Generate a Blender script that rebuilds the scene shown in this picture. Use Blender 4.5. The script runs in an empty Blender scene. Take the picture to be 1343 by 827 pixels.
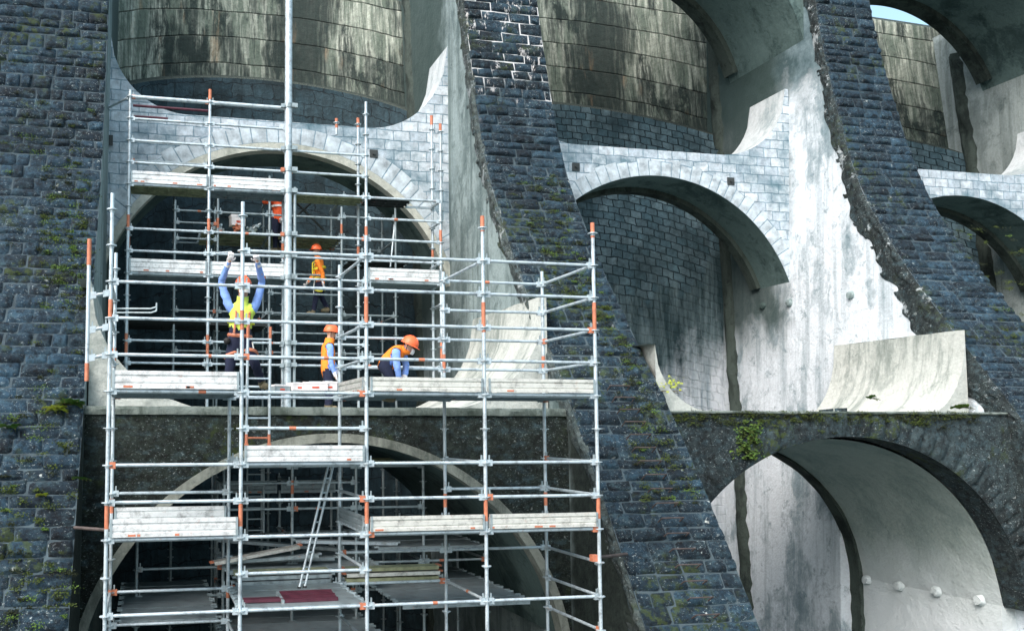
import bpy, bmesh, math, random
from mathutils import Vector, Matrix, noise
random.seed(7)
rnd = random.random
def U(a, b): return a + (b - a) * rnd()
sc = bpy.context.scene
COL = sc.collection

# ------------------------------------------------------------------ camera (eye at the origin, z up)
FPX, PCX, PCY, IW, IH = 1150.0, 427.35, 483.32, 1343.0, 827.0
RGT = Vector((.979453706, -.201668133, .000633296))
DWN = Vector((.014867331, .069074618, -.997500707))
FWD = Vector((.201120361, .977015180, .070653658))
def at(px, py, Y):
    d = RGT * (px - PCX) + DWN * (py - PCY) + FWD * FPX
    return d * (Y / d.y)
cam = bpy.data.cameras.new('camera')
cam.sensor_width = 36; cam.lens = FPX / IW * 36
cam.shift_x = (IW / 2 - PCX) / IW; cam.shift_y = (PCY - IH / 2) / IW
cam.clip_end = 2000
co = bpy.data.objects.new('camera', cam); COL.objects.link(co)
M = Matrix((RGT, -DWN, -FWD)).transposed().to_4x4()
co.matrix_world = M
sc.camera = co

# ------------------------------------------------------------------ materials
class NT:
    def __init__(s, name):
        s.m = bpy.data.materials.new(name); s.m.use_nodes = True
        s.t = s.m.node_tree; s.b = s.t.nodes['Principled BSDF']
        s.pos = s.t.nodes.new('ShaderNodeNewGeometry').outputs['Position']
        s.nrm = s.t.nodes['Geometry'].outputs['Normal']
        s._uv = None
    @property
    def uv(s):
        if s._uv is None:
            s._uv = s.t.nodes.new('ShaderNodeUVMap').outputs[0]
        return s._uv
    def put(s, sock, v):
        if isinstance(v, bpy.types.NodeSocket): s.t.links.new(v, sock)
        elif isinstance(v, (tuple, list)) and len(v) == 3 and sock.type == 'RGBA': sock.default_value = (*v, 1)
        else: sock.default_value = v
    def noise(s, vec=None, scale=1., detail=5., rough=.6, dist=0.):
        n = s.t.nodes.new('ShaderNodeTexNoise'); s.put(n.inputs['Vector'], vec if vec is not None else s.pos)
        n.inputs['Scale'].default_value = scale; n.inputs['Detail'].default_value = detail
        n.inputs['Roughness'].default_value = rough; n.inputs['Distortion'].default_value = dist
        return n.outputs['Fac']
    def vor(s, vec=None, scale=1., feature='F1'):
        n = s.t.nodes.new('ShaderNodeTexVoronoi'); n.feature = feature
        s.put(n.inputs['Vector'], vec if vec is not None else s.pos); n.inputs['Scale'].default_value = scale
        return n.outputs['Distance']
    def map(s, vec, sc_=(1, 1, 1), loc=(0, 0, 0)):
        n = s.t.nodes.new('ShaderNodeMapping'); s.put(n.inputs['Vector'], vec)
        n.inputs['Scale'].default_value = sc_; n.inputs['Location'].default_value = loc
        return n.outputs[0]
    def ramp(s, fac, stops):
        n = s.t.nodes.new('ShaderNodeValToRGB'); s.put(n.inputs[0], fac); e = n.color_ramp.elements
        while len(e) < len(stops): e.new(.5)
        for i, (p, c) in enumerate(stops):
            e[i].position = p; e[i].color = (c, c, c, 1) if isinstance(c, (int, float)) else (*c, 1)
        return n.outputs[0]
    def mix(s, fac, a, b, mode='MIX'):
        n = s.t.nodes.new('ShaderNodeMix'); n.data_type = 'RGBA'; n.blend_type = mode
        s.put(n.inputs[0], fac); s.put(n.inputs[6], a); s.put(n.inputs[7], b)
        return n.outputs[2]
    def math(s, op, a, b=0., clamp=False):
        n = s.t.nodes.new('ShaderNodeMath'); n.operation = op; n.use_clamp = clamp
        s.put(n.inputs[0], a); s.put(n.inputs[1], b); return n.outputs[0]
    def sep(s, vec):
        n = s.t.nodes.new('ShaderNodeSeparateXYZ'); s.put(n.inputs[0], vec); return n.outputs
    def attr(s, name):
        n = s.t.nodes.new('ShaderNodeAttribute'); n.attribute_name = name; return n.outputs['Color']
    def warp(s, vec, scale, amt):
        n = s.t.nodes.new('ShaderNodeTexNoise'); s.put(n.inputs['Vector'], vec); n.inputs['Scale'].default_value = scale
        a = s.t.nodes.new('ShaderNodeVectorMath'); a.operation = 'MULTIPLY_ADD'
        s.put(a.inputs[0], n.outputs['Color']); a.inputs[1].default_value = (amt, amt, amt); s.put(a.inputs[2], vec)
        return a.outputs[0]
    def brick(s, vec, w, h, mortar, c1, c2, cm, off=.5):
        n = s.t.nodes.new('ShaderNodeTexBrick'); s.put(n.inputs['Vector'], vec)
        s.put(n.inputs['Color1'], c1); s.put(n.inputs['Color2'], c2); s.put(n.inputs['Mortar'], cm)
        n.inputs['Scale'].default_value = 1; n.inputs['Brick Width'].default_value = w; n.inputs['Row Height'].default_value = h
        n.inputs['Mortar Size'].default_value = mortar; n.inputs['Mortar Smooth'].default_value = .4; n.offset = off
        return n.outputs
    def done(s, col, rough=.9, bump=None, dist=.02, metal=0., spec=.3):
        s.put(s.b.inputs['Base Color'], col); s.put(s.b.inputs['Roughness'], rough)
        s.b.inputs['Metallic'].default_value = metal; s.b.inputs['Specular IOR Level'].default_value = spec
        if bump is not None:
            n = s.t.nodes.new('ShaderNodeBump'); s.put(n.inputs['Height'], bump); n.inputs['Distance'].default_value = dist
            n.inputs['Strength'].default_value = 1
            s.t.links.new(n.outputs[0], s.b.inputs['Normal'])
        return s.m

def m_rock(name, lo, hi, lime=.0, render=0., moss=.5, mossc=(.05, .075, .012)):
    s = NT(name)
    base = s.ramp(s.noise(scale=5, detail=8, rough=.7), [(.3, lo), (.7, hi)])
    base = s.mix(1., base, s.attr('tone'), 'MULTIPLY')
    blot = s.ramp(s.noise(scale=.45, detail=4), [(.35, .55), (.65, 1.15)])
    base = s.mix(1., base, blot, 'MULTIPLY')
    # lichen spots and lime runs
    grey = s.ramp(s.noise(s.map(s.pos, (1.5, 1.5, 3)), 2.6, 8, .75), [(.5, 0), (.72, .75)])
    base = s.mix(grey, base, (.060, .115, .138))
    clump = s.ramp(s.noise(scale=.7, detail=6, rough=.75), [(.40, .1), (.60, 1)])
    spk = s.noise(s.map(s.pos, (1, 1, 1.6)), 21, 6, .8)
    sp = s.math('MULTIPLY', s.ramp(spk, [(.585, 0), (.625, .9)]), clump)
    base = s.mix(sp, base, (.42, .50, .50))
    sp = s.math('MULTIPLY', s.ramp(s.vor(s.warp(s.pos, 9, .16), 4.6), [(.10, 1), (.17, 0)]), s.math('MULTIPLY', clump, s.ramp(s.noise(scale=3.1, detail=3), [(.56, 0), (.6, 1)])))
    base = s.mix(sp, base, (.50, .56, .53))
    gap = s.ramp(s.noise(scale=9, detail=6, rough=.8), [(.36, .2), (.54, 1.08)])
    base = s.mix(1., base, gap, 'MULTIPLY')
    if lime:
        z = s.sep(s.pos)[2]
        run = s.math('MULTIPLY', s.ramp(s.noise(s.map(s.pos, (2.2, 1.2, .9)), 1.9, 8, .78), [(.585, 0), (.62, 1)]), s.ramp(s.math('MULTIPLY', z, .1), [(.68, 0), (.86, lime)]))
        base = s.mix(run, base, (.6, .61, .6))
    if render:
        rr = s.ramp(s.noise(s.warp(s.pos, 2, .3), 2.2, 8, .72), [(.57, 0), (.62, render)])
        rr = s.math('MULTIPLY', rr, s.ramp(s.math('ADD', s.math('MULTIPLY', s.sep(s.pos)[2], .1), .5), [(.53, 0), (.56, 1)]))
        base = s.mix(rr, base, (.46, .53, .55))
    mo = s.math('MULTIPLY', s.ramp(s.noise(scale=.8, detail=3), [(.52, 0), (.62, moss)]), s.ramp(s.noise(scale=7, detail=6, rough=.7), [(.5, 0), (.57, 1)]))
    base = s.mix(mo, base, mossc)
    return s.done(base, .85, s.noise(scale=13, detail=9, rough=.8), .05, spec=.3)

def m_plaster(name, c, dark, streak=.5, blotch=.5, top_dark=0., low=None, front=None, along=(2.2, 2.2, .12), lowz=0.):
    s = NT(name)
    st = s.noise(s.map(s.pos, along), 1.3, 7, .66)
    col = s.mix(s.ramp(st, [(.50, 0), (.60, streak * .5), (.74, streak)]), c, dark)
    bl = s.noise(s.warp(s.map(s.pos, (1, 1, .55)), 1.4, .7), .75, 9, .74)
    col = s.mix(s.ramp(bl, [(.50, 0), (.58, blotch * .7), (.68, blotch)]), col, dark)
    br = s.noise(s.warp(s.pos, 3, .3), 2.6, 8, .75)
    col = s.mix(s.ramp(br, [(.56, 0), (.66, blotch * .8)]), col, dark)
    fine = s.ramp(s.noise(scale=14, detail=7, rough=.75), [(.3, .8), (.65, 1.05)])
    col = s.mix(1., col, fine, 'MULTIPLY')
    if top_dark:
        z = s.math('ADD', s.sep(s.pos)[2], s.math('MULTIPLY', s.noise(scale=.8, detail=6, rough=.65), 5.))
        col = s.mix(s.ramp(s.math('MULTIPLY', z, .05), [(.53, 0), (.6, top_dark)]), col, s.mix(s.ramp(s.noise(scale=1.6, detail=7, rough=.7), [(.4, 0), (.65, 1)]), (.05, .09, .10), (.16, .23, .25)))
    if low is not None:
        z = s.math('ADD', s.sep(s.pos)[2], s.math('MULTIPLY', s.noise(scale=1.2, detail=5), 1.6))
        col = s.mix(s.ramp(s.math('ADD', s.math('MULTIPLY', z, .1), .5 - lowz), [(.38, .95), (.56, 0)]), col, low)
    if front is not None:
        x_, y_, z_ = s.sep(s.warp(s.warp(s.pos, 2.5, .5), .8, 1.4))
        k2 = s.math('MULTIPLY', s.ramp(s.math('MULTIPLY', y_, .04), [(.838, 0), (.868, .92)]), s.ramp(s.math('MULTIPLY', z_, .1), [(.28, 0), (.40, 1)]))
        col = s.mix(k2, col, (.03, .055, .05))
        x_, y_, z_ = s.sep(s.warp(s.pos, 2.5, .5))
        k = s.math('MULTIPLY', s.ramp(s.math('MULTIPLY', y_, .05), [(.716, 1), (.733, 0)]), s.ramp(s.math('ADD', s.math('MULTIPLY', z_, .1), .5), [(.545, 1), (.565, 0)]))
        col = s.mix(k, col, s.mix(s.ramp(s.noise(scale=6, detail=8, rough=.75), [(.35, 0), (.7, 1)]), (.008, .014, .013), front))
    h = s.math('ADD', s.noise(scale=2.2, detail=8, rough=.62), s.math('MULTIPLY', s.noise(scale=22, detail=5), .25))
    return s.done(col, .88, h, .05)

def m_masonry(name, w, h, c1, c2, cm, dark, mortar=.016, stain=.5, warp=.05, streak=0., bump=.03, pale=None):
    s = NT(name)
    uv = s.warp(s.uv, 3.5, warp)
    o = s.brick(uv, w, h, mortar, c1, c2, cm)
    v = s.ramp(s.noise(scale=6, detail=7, rough=.7), [(.3, .6), (.7, 1.25)])
    col = s.mix(1., o['Color'], v, 'MULTIPLY')
    col = s.mix(s.ramp(s.noise(s.warp(s.pos, 1, .5), .8, 7, .68), [(.48, 0), (.66, stain)]), col, dark)
    if streak:
        st = s.noise(s.map(s.pos, (3, 3, .22)), 1.5, 6, .6)
        col = s.mix(s.ramp(st, [(.45, 0), (.66, streak)]), col, dark)
    if pale:
        x_, y_, z_ = s.sep(s.uv)
        e = s.math('ADD', s.math('SUBTRACT', s.math('MULTIPLY', x_, .62), y_), s.math('MULTIPLY', s.noise(s.map(s.pos, (1, 1, .5)), 1.1, 7, .68), 5.))
        col = s.mix(s.ramp(s.math('MULTIPLY', e, .1), [(.36, 0), (.45, .8), (.58, .9)]), col, s.mix(s.ramp(s.noise(s.map(s.pos, (3, 3, .2)), 1.3, 7, .7), [(.42, 0), (.62, 1)]), (.02, .045, .05), (.14, .20, .21)))
        st2 = s.mix(s.ramp(s.noise(s.map(s.pos, (2.4, 2.4, .14)), 1.4, 7, .66), [(.44, 0), (.66, .9)]), pale, (.17, .24, .27))
        col = s.mix(s.ramp(s.math('MULTIPLY', e, .1), [(.56, 0), (.62, .45), (.72, 1)]), col, st2)
    hgt = s.math('ADD', s.math('MULTIPLY', o['Fac'], -1.), s.math('MULTIPLY', s.noise(scale=11, detail=7, rough=.7), .8))
    return s.done(col, .9, hgt, bump)

def m_plain(name, c, rough=.6, metal=0., var=.25, scale=8., spec=.4):
    s = NT(name)
    v = s.ramp(s.noise(scale=scale, detail=6, rough=.65), [(.3, 1 - var), (.7, 1 + var * .4)])
    return s.done(s.mix(1., c, v, 'MULTIPLY'), rough, metal=metal, spec=spec)

def m_steel(name, c, rust=.35):
    s = NT(name)
    v = s.ramp(s.noise(scale=6, detail=9, rough=.78), [(.36, .5), (.5, .95), (.7, 1.08)])
    col = s.mix(1., c, v, 'MULTIPLY')
    r = s.ramp(s.noise(scale=9, detail=5, rough=.6), [(.64, 0), (.70, rust)])
    col = s.mix(r, col, (.42, .16, .07))
    return s.done(col, s.ramp(s.noise(scale=12), [(.3, .3), (.7, .55)]), metal=.35, spec=.5)

ROCK = m_rock('dark_rock', (.004, .014, .025), (.028, .070, .106), moss=.6)
ROCK_LIME = m_rock('limed_rock', (.004, .013, .023), (.026, .064, .094), lime=.95, moss=.6)
QUOIN = m_rock('quoin_rock', (.010, .020, .024), (.06, .085, .085), moss=.3, render=.75)
QUOIN_G = m_rock('grey_quoin_rock', (.022, .036, .035), (.13, .17, .165), moss=.3, render=.5)
MORTAR = m_plain('mortar', (.055, .085, .10), .95, var=.6, scale=4)
def mortar_lime():
    s = NT('limed_mortar')
    z = s.math('ADD', s.sep(s.pos)[2], s.math('MULTIPLY', s.noise(scale=.9, detail=6, rough=.7), 6.))
    c = s.mix(s.ramp(s.noise(scale=4, detail=6, rough=.7), [(.3, 0), (.7, 1)]), (.03, .05, .06), (.08, .115, .13))
    c = s.mix(s.ramp(s.math('MULTIPLY', z, .05), [(.52, 0), (.56, .9)]), c, (.62, .65, .65))
    return s.done(c, .95, s.noise(scale=9, detail=7, rough=.75), .03)
MORTAR_LIME = mortar_lime()
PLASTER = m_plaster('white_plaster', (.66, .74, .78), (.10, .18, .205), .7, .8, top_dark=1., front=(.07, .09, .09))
PLASTER_GREY = m_plaster('grey_plaster', (.25, .325, .325), (.045, .08, .08), .9, .75, front=(.035, .05, .042))
FLANK_FAR = m_plaster('far_flank_plaster', (.30, .36, .35), (.06, .09, .085), .8, .6)
PLASTER_LOW = m_plaster('fillet_plaster', (.46, .50, .465), (.085, .125, .11), 1., .5, along=(.25, 1.7, .25))
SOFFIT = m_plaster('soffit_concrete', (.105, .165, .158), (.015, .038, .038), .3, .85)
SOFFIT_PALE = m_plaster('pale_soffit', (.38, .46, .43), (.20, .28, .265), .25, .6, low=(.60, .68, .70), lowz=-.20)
RING = m_plaster('pale_ring', (.46, .49, .43), (.16, .19, .16), .4, .5)
RING_DIM = m_plaster('dim_ring', (.27, .30, .26), (.05, .065, .055), .7, .8)
LIGHT_STONE = m_masonry('light_ashlar', .42, .245, (.38, .47, .53), (.57, .65, .69), (.22, .34, .41), (.10, .19, .23), mortar=.012, stain=.92, warp=.07, bump=.03)
VOUSS = m_plain('voussoir_stone', (.49, .58, .62), .9, var=.55, scale=4)
JOINT = m_plain('joint_mortar', (.22, .32, .38), .95, var=.5)
COPING = m_plaster('coping_concrete', (.50, .56, .57), (.16, .23, .24), .5, .6)
MOSSY_WALL = m_rock('mossy_wall', (.004, .008, .007), (.034, .052, .042), moss=.9, mossc=(.03, .05, .012))
RUBBLE = m_rock('rubble_wall', (.009, .018, .022), (.055, .085, .09), moss=.75)
BAR_UP = None
def barrel_up():
    s = NT('stained_dam_concrete')
    u = s.uv; x, y, z = s.sep(s.warp(s.warp(u, .45, .16), 2.2, .07))
    row = s.math('FLOOR', s.math('DIVIDE', y, .86)); fr = s.math('FRACT', s.math('DIVIDE', y, .86))
    def comb(kx, ky, ko):
        n = s.t.nodes.new('ShaderNodeCombineXYZ'); s.put(n.inputs[0], s.math('MULTIPLY', x, kx)); s.put(n.inputs[1], s.math('MULTIPLY', y, ky)); s.put(n.inputs[2], s.math('MULTIPLY', row, ko)); return n.outputs[0]
    big = s.noise(comb(.42, .16, .06), 1., 6, .6, .3)
    st = s.noise(comb(2.6, .20, .25), 1.1, 9, .74, .25)
    thin = s.noise(comb(9, .45, .5), 1.2, 6, .72, .2)
    m_ = s.math('ADD', s.math('MULTIPLY', big, .45), s.math('ADD', s.math('MULTIPLY', st, .38), s.math('MULTIPLY', thin, .17)))
    col = s.mix(s.ramp(thin, [(.35, 0), (.65, 1)]), (.14, .18, .145), (.50, .55, .47))
    col = s.mix(s.ramp(st, [(.44, 0), (.58, .85)]), col, (.062, .092, .072))
    col = s.mix(s.ramp(m_, [(.445, .96), (.485, .7), (.52, 0)]), col, (.010, .022, .020))
    blk = s.noise(s.warp(comb(1.0, .32, .1), 1.5, .5), 1.1, 8, .72)
    col = s.mix(s.ramp(blk, [(.54, 0), (.61, .92)]), col, (.010, .022, .020))
    col = s.mix(1., col, s.ramp(s.noise(scale=7, detail=8, rough=.8), [(.3, .55), (.6, 1.1)]), 'MULTIPLY')
    rust = s.math('MULTIPLY', s.ramp(s.noise(comb(1.1, .2, .3), 1.2, 4), [(.60, 0), (.70, .45)]), s.ramp(thin, [(.45, 0), (.6, 1)]))
    col = s.mix(rust, col, (.34, .21, .10))
    jn = s.ramp(fr, [(0, 1), (.018, .8), (.04, 0), (.98, 0), (1, .8)])
    col = s.mix(s.math('MULTIPLY', jn, s.ramp(s.noise(scale=2.5, detail=5, rough=.7), [(.46, .0), (.64, .75)])), col, (.02, .026, .02))
    h = s.math('ADD', s.math('MULTIPLY', jn, -1.), s.noise(scale=4, detail=8, rough=.7))
    return s.done(col, .85, h, .05)
BAR_UP = barrel_up()
BAR_LOW = m_masonry('dam_rubble_masonry', .33, .235, (.050, .105, .13), (.11, .175, .20), (.010, .026, .034), (.010, .026, .032), mortar=.017, stain=.75, warp=.13, streak=.45, bump=.06, pale=(.54, .61, .65))
BAR_SHADED = m_masonry('shaded_dam_masonry', .62, .42, (.022, .05, .064), (.04, .075, .09), (.012, .022, .028), (.008, .016, .018), mortar=.014, stain=.8, warp=.25, streak=.5, bump=.07)  # shade deep in the left bay is put into this masonry colour
BAR_PALE = m_plaster('lower_dam_concrete', (.56, .63, .67), (.24, .31, .34), .55, .3)
CAP = m_plaster('ledge_concrete', (.17, .21, .19), (.025, .04, .03), .6, .9)
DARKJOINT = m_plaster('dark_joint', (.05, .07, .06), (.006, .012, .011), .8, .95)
GROUND = m_plain('wet_gravel', (.08, .11, .11), .95, var=.6, scale=3)
STEEL = m_steel('galvanised_steel', (.50, .60, .64), .25)
STEEL_D = m_steel('dull_steel', (.32, .40, .42), .3)
STEEL_K = m_plain('blackened_steel', (.05, .06, .06), .6, .3)
ORANGE = m_plain('orange_paint', (.52, .19, .105), .55, var=.35, scale=14)
BOARD = m_steel('toe_board_steel', (.66, .68, .63), .3)
BOARD_W = m_steel('white_toe_board_steel', (.70, .74, .735), .25)
PLANK = m_steel('plank_steel', (.27, .34, .36), .3)
PLANK_G = m_plain('greenish_plank', (.30, .33, .20), .7, var=.5)
MAROON = m_plain('maroon_paint', (.085, .022, .038), .5, var=.4)
WHITE = m_plain('white_plastic', (.78, .78, .77), .5, var=.15)
RED = m_plain('red_paint', (.70, .10, .05), .45)
SKIN = m_plain('skin', (.55, .32, .22), .6, var=.1)
HELM = m_plain('orange_helmet', (.86, .16, .055), .35, var=.08)
HIVIS_O = m_plain('orange_cloth', (.98, .27, .03), .85, var=.25, scale=20)
HIVIS_R = m_plain('red_orange_cloth', (.85, .12, .035), .85, var=.25, scale=20)
HIVIS_Y = m_plain('lime_cloth', (.62, .80, .12), .85, var=.2, scale=20)
YELLOW = m_plain('yellow_web', (.80, .72, .05), .8)
REFL = m_plain('reflective_tape', (.72, .75, .70), .4)
SHIRT = m_plain('blue_shirt', (.22, .38, .80), .9, var=.2, scale=20)
NAVY = m_plain('navy_cloth', (.012, .018, .045), .9, var=.4, scale=20)
BOOT = m_plain('boot_leather', (.20, .17, .10), .7, var=.4)
BLACK = m_plain('black_rubber', (.015, .015, .015), .7)
HAIR = m_plain('black_hair', (.01, .01, .01), .8)
LEAF = m_plain('leaf_green', (.07, .16, .03), .7, var=.5)
LEAF_Y = m_plain('leaf_yellow_green', (.35, .42, .06), .7, var=.4)
MOSS = m_plain('moss_green', (.055, .085, .014), .95, var=.6, scale=30)
MOSS_D = m_plain('moss_dark', (.02, .03, .01), .95, var=.6, scale=30)
MOSS_B = m_plain('moss_bright', (.085, .16, .025), .95, var=.5, scale=30)
STEM = m_plain('plant_stem', (.12, .10, .04), .8)
IRON = m_plain('rusty_iron', (.075, .06, .055), .7, var=.5)

# ------------------------------------------------------------------ mesh builder and tagging
OFF = {}
class MB:
    def __init__(s): s.v = []; s.f = []; s.m = []; s.uv = []; s.mats = []; s.tone = []; s.flat = []
    def mi(s, m):
        if m not in s.mats: s.mats.append(m)
        return s.mats.index(m)
    def vert(s, p): s.v.append(Vector(p)); return len(s.v) - 1
    def face(s, ids, m, uv=None, tone=1.): s.f.append(tuple(ids)); s.m.append(s.mi(m)); s.uv.append(uv); s.tone.append(tone)
    def tube(s, a, b, r, m, n=8, r2=None, cap=True):
        a = Vector(a); b = Vector(b); d = (b - a)
        if d.length < 1e-6: return s
        d.normalize(); x = d.orthogonal().normalized(); y = d.cross(x); r2 = r if r2 is None else r2
        i0 = len(s.v)
        for p, rr in ((a, r), (b, r2)):
            for k in range(n):
                t = 2 * math.pi * k / n; s.v.append(p + (x * math.cos(t) + y * math.sin(t)) * rr)
        for k in range(n):
            k2 = (k + 1) % n; s.face((i0 + k, i0 + k2, i0 + n + k2, i0 + n + k), m)
        if cap:
            s.face(tuple(i0 + k for k in reversed(range(n))), m); s.face(tuple(i0 + n + k for k in range(n)), m)
        return s
    def path(s, pts, r, m, n=7):
        for a, b in zip(pts, pts[1:]): s.tube(a, b, r, m, n)
        return s
    def box(s, c, d, m, ax=None):
        c = Vector(c); ex, ey, ez = ax if ax else (Vector((1, 0, 0)), Vector((0, 1, 0)), Vector((0, 0, 1)))
        i0 = len(s.v)
        for dz in (-1, 1):
            for dy in (-1, 1):
                for dx in (-1, 1): s.v.append(c + ex * (dx * d[0] / 2) + ey * (dy * d[1] / 2) + ez * (dz * d[2] / 2))
        for q in ((0, 2, 3, 1), (4, 5, 7, 6), (0, 1, 5, 4), (2, 6, 7, 3), (0, 4, 6, 2), (1, 3, 7, 5)): s.face([i0 + k for k in q], m)
        return s
    def extr(s, prof, a, b, up, m):
        """profile [(out, up)] swept from a to b; up is a vector, out = dir x up"""
        a = Vector(a); b = Vector(b); d = (b - a).normalized(); o = d.cross(Vector(up)).normalized(); w = Vector(up)
        i0 = len(s.v); n = len(prof)
        for p in (a, b):
            for (q, h) in prof: s.v.append(p + o * q + w * h)
        for k in range(n):
            k2 = (k + 1) % n; s.face((i0 + k, i0 + k2, i0 + n + k2, i0 + n + k), m)
        s.face([i0 + k for k in reversed(range(n))], m); s.face([i0 + n + k for k in range(n)], m)
        return s
    def grid(s, fn, nu, nv, m, uvfn=None, tone=1., flip=False):
        i0 = len(s.v)
        for j in range(nv + 1):
            for i in range(nu + 1): s.v.append(Vector(fn(i / nu, j / nv)))
        W = nu + 1
        for j in range(nv):
            for i in range(nu):
                q = [i0 + j * W + i, i0 + j * W + i + 1, i0 + (j + 1) * W + i + 1, i0 + (j + 1) * W + i]
                uv = None
                if uvfn: uv = [uvfn(a / nu, b / nv) for a, b in ((i, j), (i + 1, j), (i + 1, j + 1), (i, j + 1))]
                if flip: q.reverse(); uv = uv and uv[::-1]
                s.face(q, m, uv, tone)
        return s
    def ball(s, c, r, m, nu=10, nv=7, sc_=(1, 1, 1)):
        c = Vector(c)
        def fn(u, v):
            t = 2 * math.pi * u; p = math.pi * v
            return c + Vector((r * sc_[0] * math.sin(p) * math.cos(t), r * sc_[1] * math.sin(p) * math.sin(t), -r * sc_[2] * math.cos(p)))
        return s.grid(fn, nu, nv, m)
    def build(s, name, parent=None, smooth=True, angle=38, weld=False):
        off = OFF.get(parent, Vector((0, 0, 0))) if parent else Vector((0, 0, 0))
        me = bpy.data.meshes.new(name)
        me.from_pydata([tuple(p - off) for p in s.v], [], s.f)
        for m in s.mats: me.materials.append(m)
        me.polygons.foreach_set('material_index', s.m)
        if any(u is not None for u in s.uv):
            ul = me.uv_layers.new(name='UVMap'); k = 0
            for f, u in zip(s.f, s.uv):
                for q in range(len(f)):
                    if u: ul.data[k].uv = u[q]
                    k += 1
        if any(t != 1. for t in s.tone) or any(m in (ROCK, ROCK_LIME, QUOIN, QUOIN_G, RUBBLE, MOSSY_WALL) for m in s.mats):
            ca = me.color_attributes.new('tone', 'FLOAT_COLOR', 'CORNER'); k = 0
            for f, t in zip(s.f, s.tone):
                for q in range(len(f)): ca.data[k].color = (t, t, t, 1); k += 1
        if weld:
            bm = bmesh.new(); bm.from_mesh(me); bmesh.ops.remove_doubles(bm, verts=bm.verts, dist=1e-5); bm.to_mesh(me); bm.free()
        me.validate(); me.update()
        if smooth:
            me.polygons.foreach_set('use_smooth', [True] * len(me.polygons))
            me.set_sharp_from_angle(angle=math.radians(angle))
        o = bpy.data.objects.new(name, me); COL.objects.link(o)
        if parent: o.parent = parent
        OFF[o] = off
        return o
def tag(o, label, cat, group=None):
    o['label'] = label; o['category'] = cat
    if group: o['group'] = group
    return o
def thing(name, label, cat, loc=(0, 0, 0), group=None):
    o = bpy.data.objects.new(name, None); COL.objects.link(o); o.location = loc; o.empty_display_size = .1
    OFF[o] = Vector(loc); return tag(o, label, cat, group)

# ------------------------------------------------------------------ ground
g = MB()
g.grid(lambda u, v: (-600 + 1200 * u, -300 + 1400 * v, -6.5), 40, 40, GROUND)
go = g.build('ground'); go['kind'] = 'structure'

# ------------------------------------------------------------------ buttresses
PROF = [(9.72, -6.55), (10.62, -5.05), (11.83, -3.0), (12.95, -1.18), (14.0, .37), (15.43, 2.2), (16.45, 3.6), (17.62, 5.5), (18.1, 6.7), (18.6, 8.45), (19.08, 10.4), (19.5, 13.4)]
# smooth arc-length table of the downstream edge
TAB = []
for (y0, z0), (y1, z1) in zip(PROF, PROF[1:]):
    for k in range(12): TAB.append((y0 + (y1 - y0) * k / 12, z0 + (z1 - z0) * k / 12))
TAB.append(PROF[-1])
for _ in range(12): TAB = [TAB[0]] + [((a[0] + 2 * b[0] + c[0]) / 4, (a[1] + 2 * b[1] + c[1]) / 4) for a, b, c in zip(TAB, TAB[1:], TAB[2:])] + [TAB[-1]]
SL = [0]
for a, b in zip(TAB, TAB[1:]): SL.append(SL[-1] + math.hypot(b[0] - a[0], b[1] - a[1]))
def P_s(s):
    s = max(0, min(SL[-1] - 1e-6, s))
    lo, hi = 0, len(SL) - 1
    while hi - lo > 1:
        mid = (lo + hi) // 2
        if SL[mid] <= s: lo = mid
        else: hi = mid
    t = (s - SL[lo]) / (SL[hi] - SL[lo]); a, b = TAB[lo], TAB[hi]
    return a[0] + (b[0] - a[0]) * t, a[1] + (b[1] - a[1]) * t
def T_s(s):
    a = P_s(s - .15); b = P_s(s + .15); l = math.hypot(b[0] - a[0], b[1] - a[1]) or 1
    return (b[0] - a[0]) / l, (b[1] - a[1]) / l
def Y_z(z):
    for a, b in zip(TAB, TAB[1:]):
        if a[1] <= z <= b[1]: return a[0] + (b[0] - a[0]) * (z - a[1]) / (b[1] - a[1])
    return TAB[0][0] if z < TAB[0][1] else TAB[-1][0]
YBACK = 25.5
def stone(mb, org, e1, e2, nn, w, h, bul, mat, tone, seed, nu=7, nv=5, uneven=.5):
    """one rock-faced block: org corner, axes e1 (w) and e2 (h), normal nn"""
    j = [U(-.02, .02) for _ in range(8)]
    def fn(u, v):
        a = abs(2 * u - 1); b = abs(2 * v - 1)
        edge = (1 - a ** 7) * (1 - b ** 6)
        uu = u * w + (j[0] * (1 - u) + j[1] * u) * (1 - v) + (j[2] * (1 - u) + j[3] * u) * v
        vv = v * h + (j[4] * (1 - v) + j[5] * v) * (1 - u) + (j[6] * (1 - v) + j[7] * v) * u
        p = org + e1 * uu + e2 * vv
        q = p * 4.6 + Vector((seed, seed * .7, 0))
        d = noise.noise(q) * .75 + (.35 - abs(noise.noise(q * 2.1))) * .9 + noise.noise(q * 4.7) * .3
        return p + nn * (edge * bul * (1.0 + uneven * 1.6 * d) - (1 - edge) * .018) + e2 * (edge * .0)
    mb.grid(fn, nu, nv, mat, tone=tone)
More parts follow.
